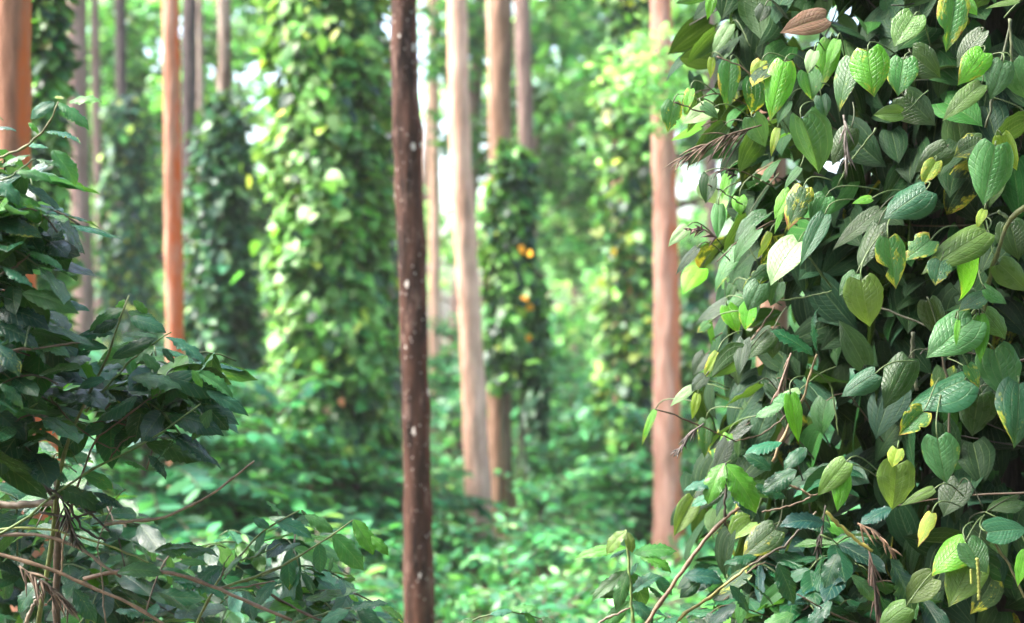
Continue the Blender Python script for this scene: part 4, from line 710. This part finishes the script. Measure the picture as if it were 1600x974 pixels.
cl4 = coffee_plant((.25, 2.8, 0), 'upright young coffee shoot with a pale tip in front of the pink trunk'); st = MB()
canes(cl4, [([(992, 1010), (989, 974), (986, 930), (983, 890), (980, 855), (978, 828)], .0034, .0022, (.22, .32, .10))], 2.8)
HL = [(979,856,898,873,18,'cofbright'),(978,830,948,866,20,'olive'),(980,832,988,864,22,'olive'),(990,866,1058,862,24,'green'),(1000,872,1049,896,42,'cofbright'),(981,892,924,941,20,'mid'),(984,929,920,929,16,'grey'),(986,928,1034,900,20,'cofpale'),(980,895,962,955,22,'mid'),(978,860,952,874,14,'cofpale'),(986,895,1010,945,32,'mid'),(988,940,1020,975,26,'cofpale'),(984,940,940,985,22,'green'),(984,900,998,880,14,'cofpale')]
for bx, by, tx, ty, w, c_ in HL: hero('leaf', 'coffee', (bx, by), (tx, ty), w, c_, 2.8 + rng.uniform(-.04, .04), cl4, M_COF)


cl5 = coffee_plant((.62, 2.75, 0), 'dark coffee plant under the sharp pepper vine with a long brown cut cane'); st = MB(); fo = MB()
canes(cl5, [([(1000, 990), (1012, 972), (1060, 900), (1105, 838), (1135, 808), (1153, 794)], .0040, .0034, (.24, .15, .09)), ([(1040, 985, .05), (1075, 955, .05), (1120, 925, .05), (1170, 885, .05)], .0034, .0026, (.28, .24, .06)), ([(1207, 722, .15), (1218, 695, .15), (1240, 650, .15), (1258, 620, .15), (1264, 590, .15), (1276, 553, .15)], .0032, .0022, (.26, .18, .08)), ([(1134, 722), (1133, 770), (1133, 822)], .0022, .0026, BLK),
           ([(1222, 752, .05), (1250, 765, .05), (1268, 775, .05)], .0024, .0022, (.26, .17, .1)), ([(1290, 800), (1330, 838), (1364, 862)], .0034, .003, (.34, .30, .06)), ([(1190, 800, .1), (1240, 790, .1), (1280, 770, .1)], .002, .0016, BRN), ([(1170, 885, .05), (1230, 850, .08), (1275, 800, .08)], .0026, .002, (.1, .08, .05)), ([(920, 985), (950, 965), (985, 950)], .003, .0016, (.2, .15, .1)), ([(1265, 575, .15), (1300, 600, .2), (1310, 680, .2)], .002, .0016, GRN)], 2.75)
HL = [(1131,724,1106,789,40,'cofbright'),(1133,725,1181,802,46,'cofbright'),(1140,760,1178,812,34,'cofblue'),(1120,755,1068,768,22,'cofpale'),(1115,775,1080,792,20,'cofpale'),(1287,818,1218,824,38,'cofblue'),(1245,735,1190,770,42,'coffee'),(1205,735,1160,712,34,'coffee'),(1120,892,1085,925,38,'cofblue'),(1070,900,1130,912,44,'cofblue'),(1095,905,1062,935,36,'coffee'),
      (1215,880,1240,945,48,'coffee'),(1150,945,1105,980,44,'cofblue'),(1140,915,1170,960,30,'coffee'),(1160,905,1210,950,32,'coffee'),(1222,692,1163,713,20,'cofpale'),(1225,632,1180,653,22,'grey'),(1391,873,1427,962,42,'cofblue'),(1393,794,1343,823,26,'cofblue'),(1182,870,1130,885,34,'coffee'),(1260,700,1225,735,34,'coffee'),(1060,965,1020,990,26,'cofpale'),(1010,915,1040,940,26,'grey'),(1025,900,1050,930,24,'cofpale'),(1240,960,1190,985,34,'green'),(1300,940,1260,985,34,'coffee'),
      (1180,760,1230,780,30,'coffee'),(1310,865,1290,920,34,'coffee'),(1330,900,1365,940,30,'grey')]
for bx, by, tx, ty, w, c_ in HL: hero('leaf', 'coffee', (bx, by), (tx, ty), w, c_, 2.75 + rng.uniform(-.05, .10), cl5, M_COF)
for bx, by, tx, ty, w, c_ in [(1271,556,1201,517,36,'coffee'),(1277,549,1281,480,40,'coffee'),(1250,618,1206,632,18,'grey')]: hero('leaf', 'coffee', (bx, by), (tx, ty), w, c_, 2.88, cl5, M_COF)
fill_coffee(fo, st, [(1090, 880), (1130, 800), (1200, 720), (1300, 700), (1330, 1000), (1000, 1000), (1040, 930)], 22, 2.95, 3.4, CC, [6, 1.6, .8, 3, .3])
fill_coffee(fo, st, [(1300, 800), (1420, 840), (1420, 1000), (1300, 1000)], 5, 2.8, 3.0, CC, [5, 1.6, .8, 3, .3])
fo.build('foliage', M_COF, cl5)['kind'] = 'stuff'; tag(st.build('twig_mass', M_TWIG, cl5), None, None, kind='stuff')
dry_spray((30, 885), (110, 950), 2.68, .5, 46, 'brown dry feathery leaf lying on the bare canes', (.15, .10, .065))
dry_spray((95, 775), (120, 850), 2.70, .55, 34, 'dark dry tangle in the fork of the near coffee plant', BLK)
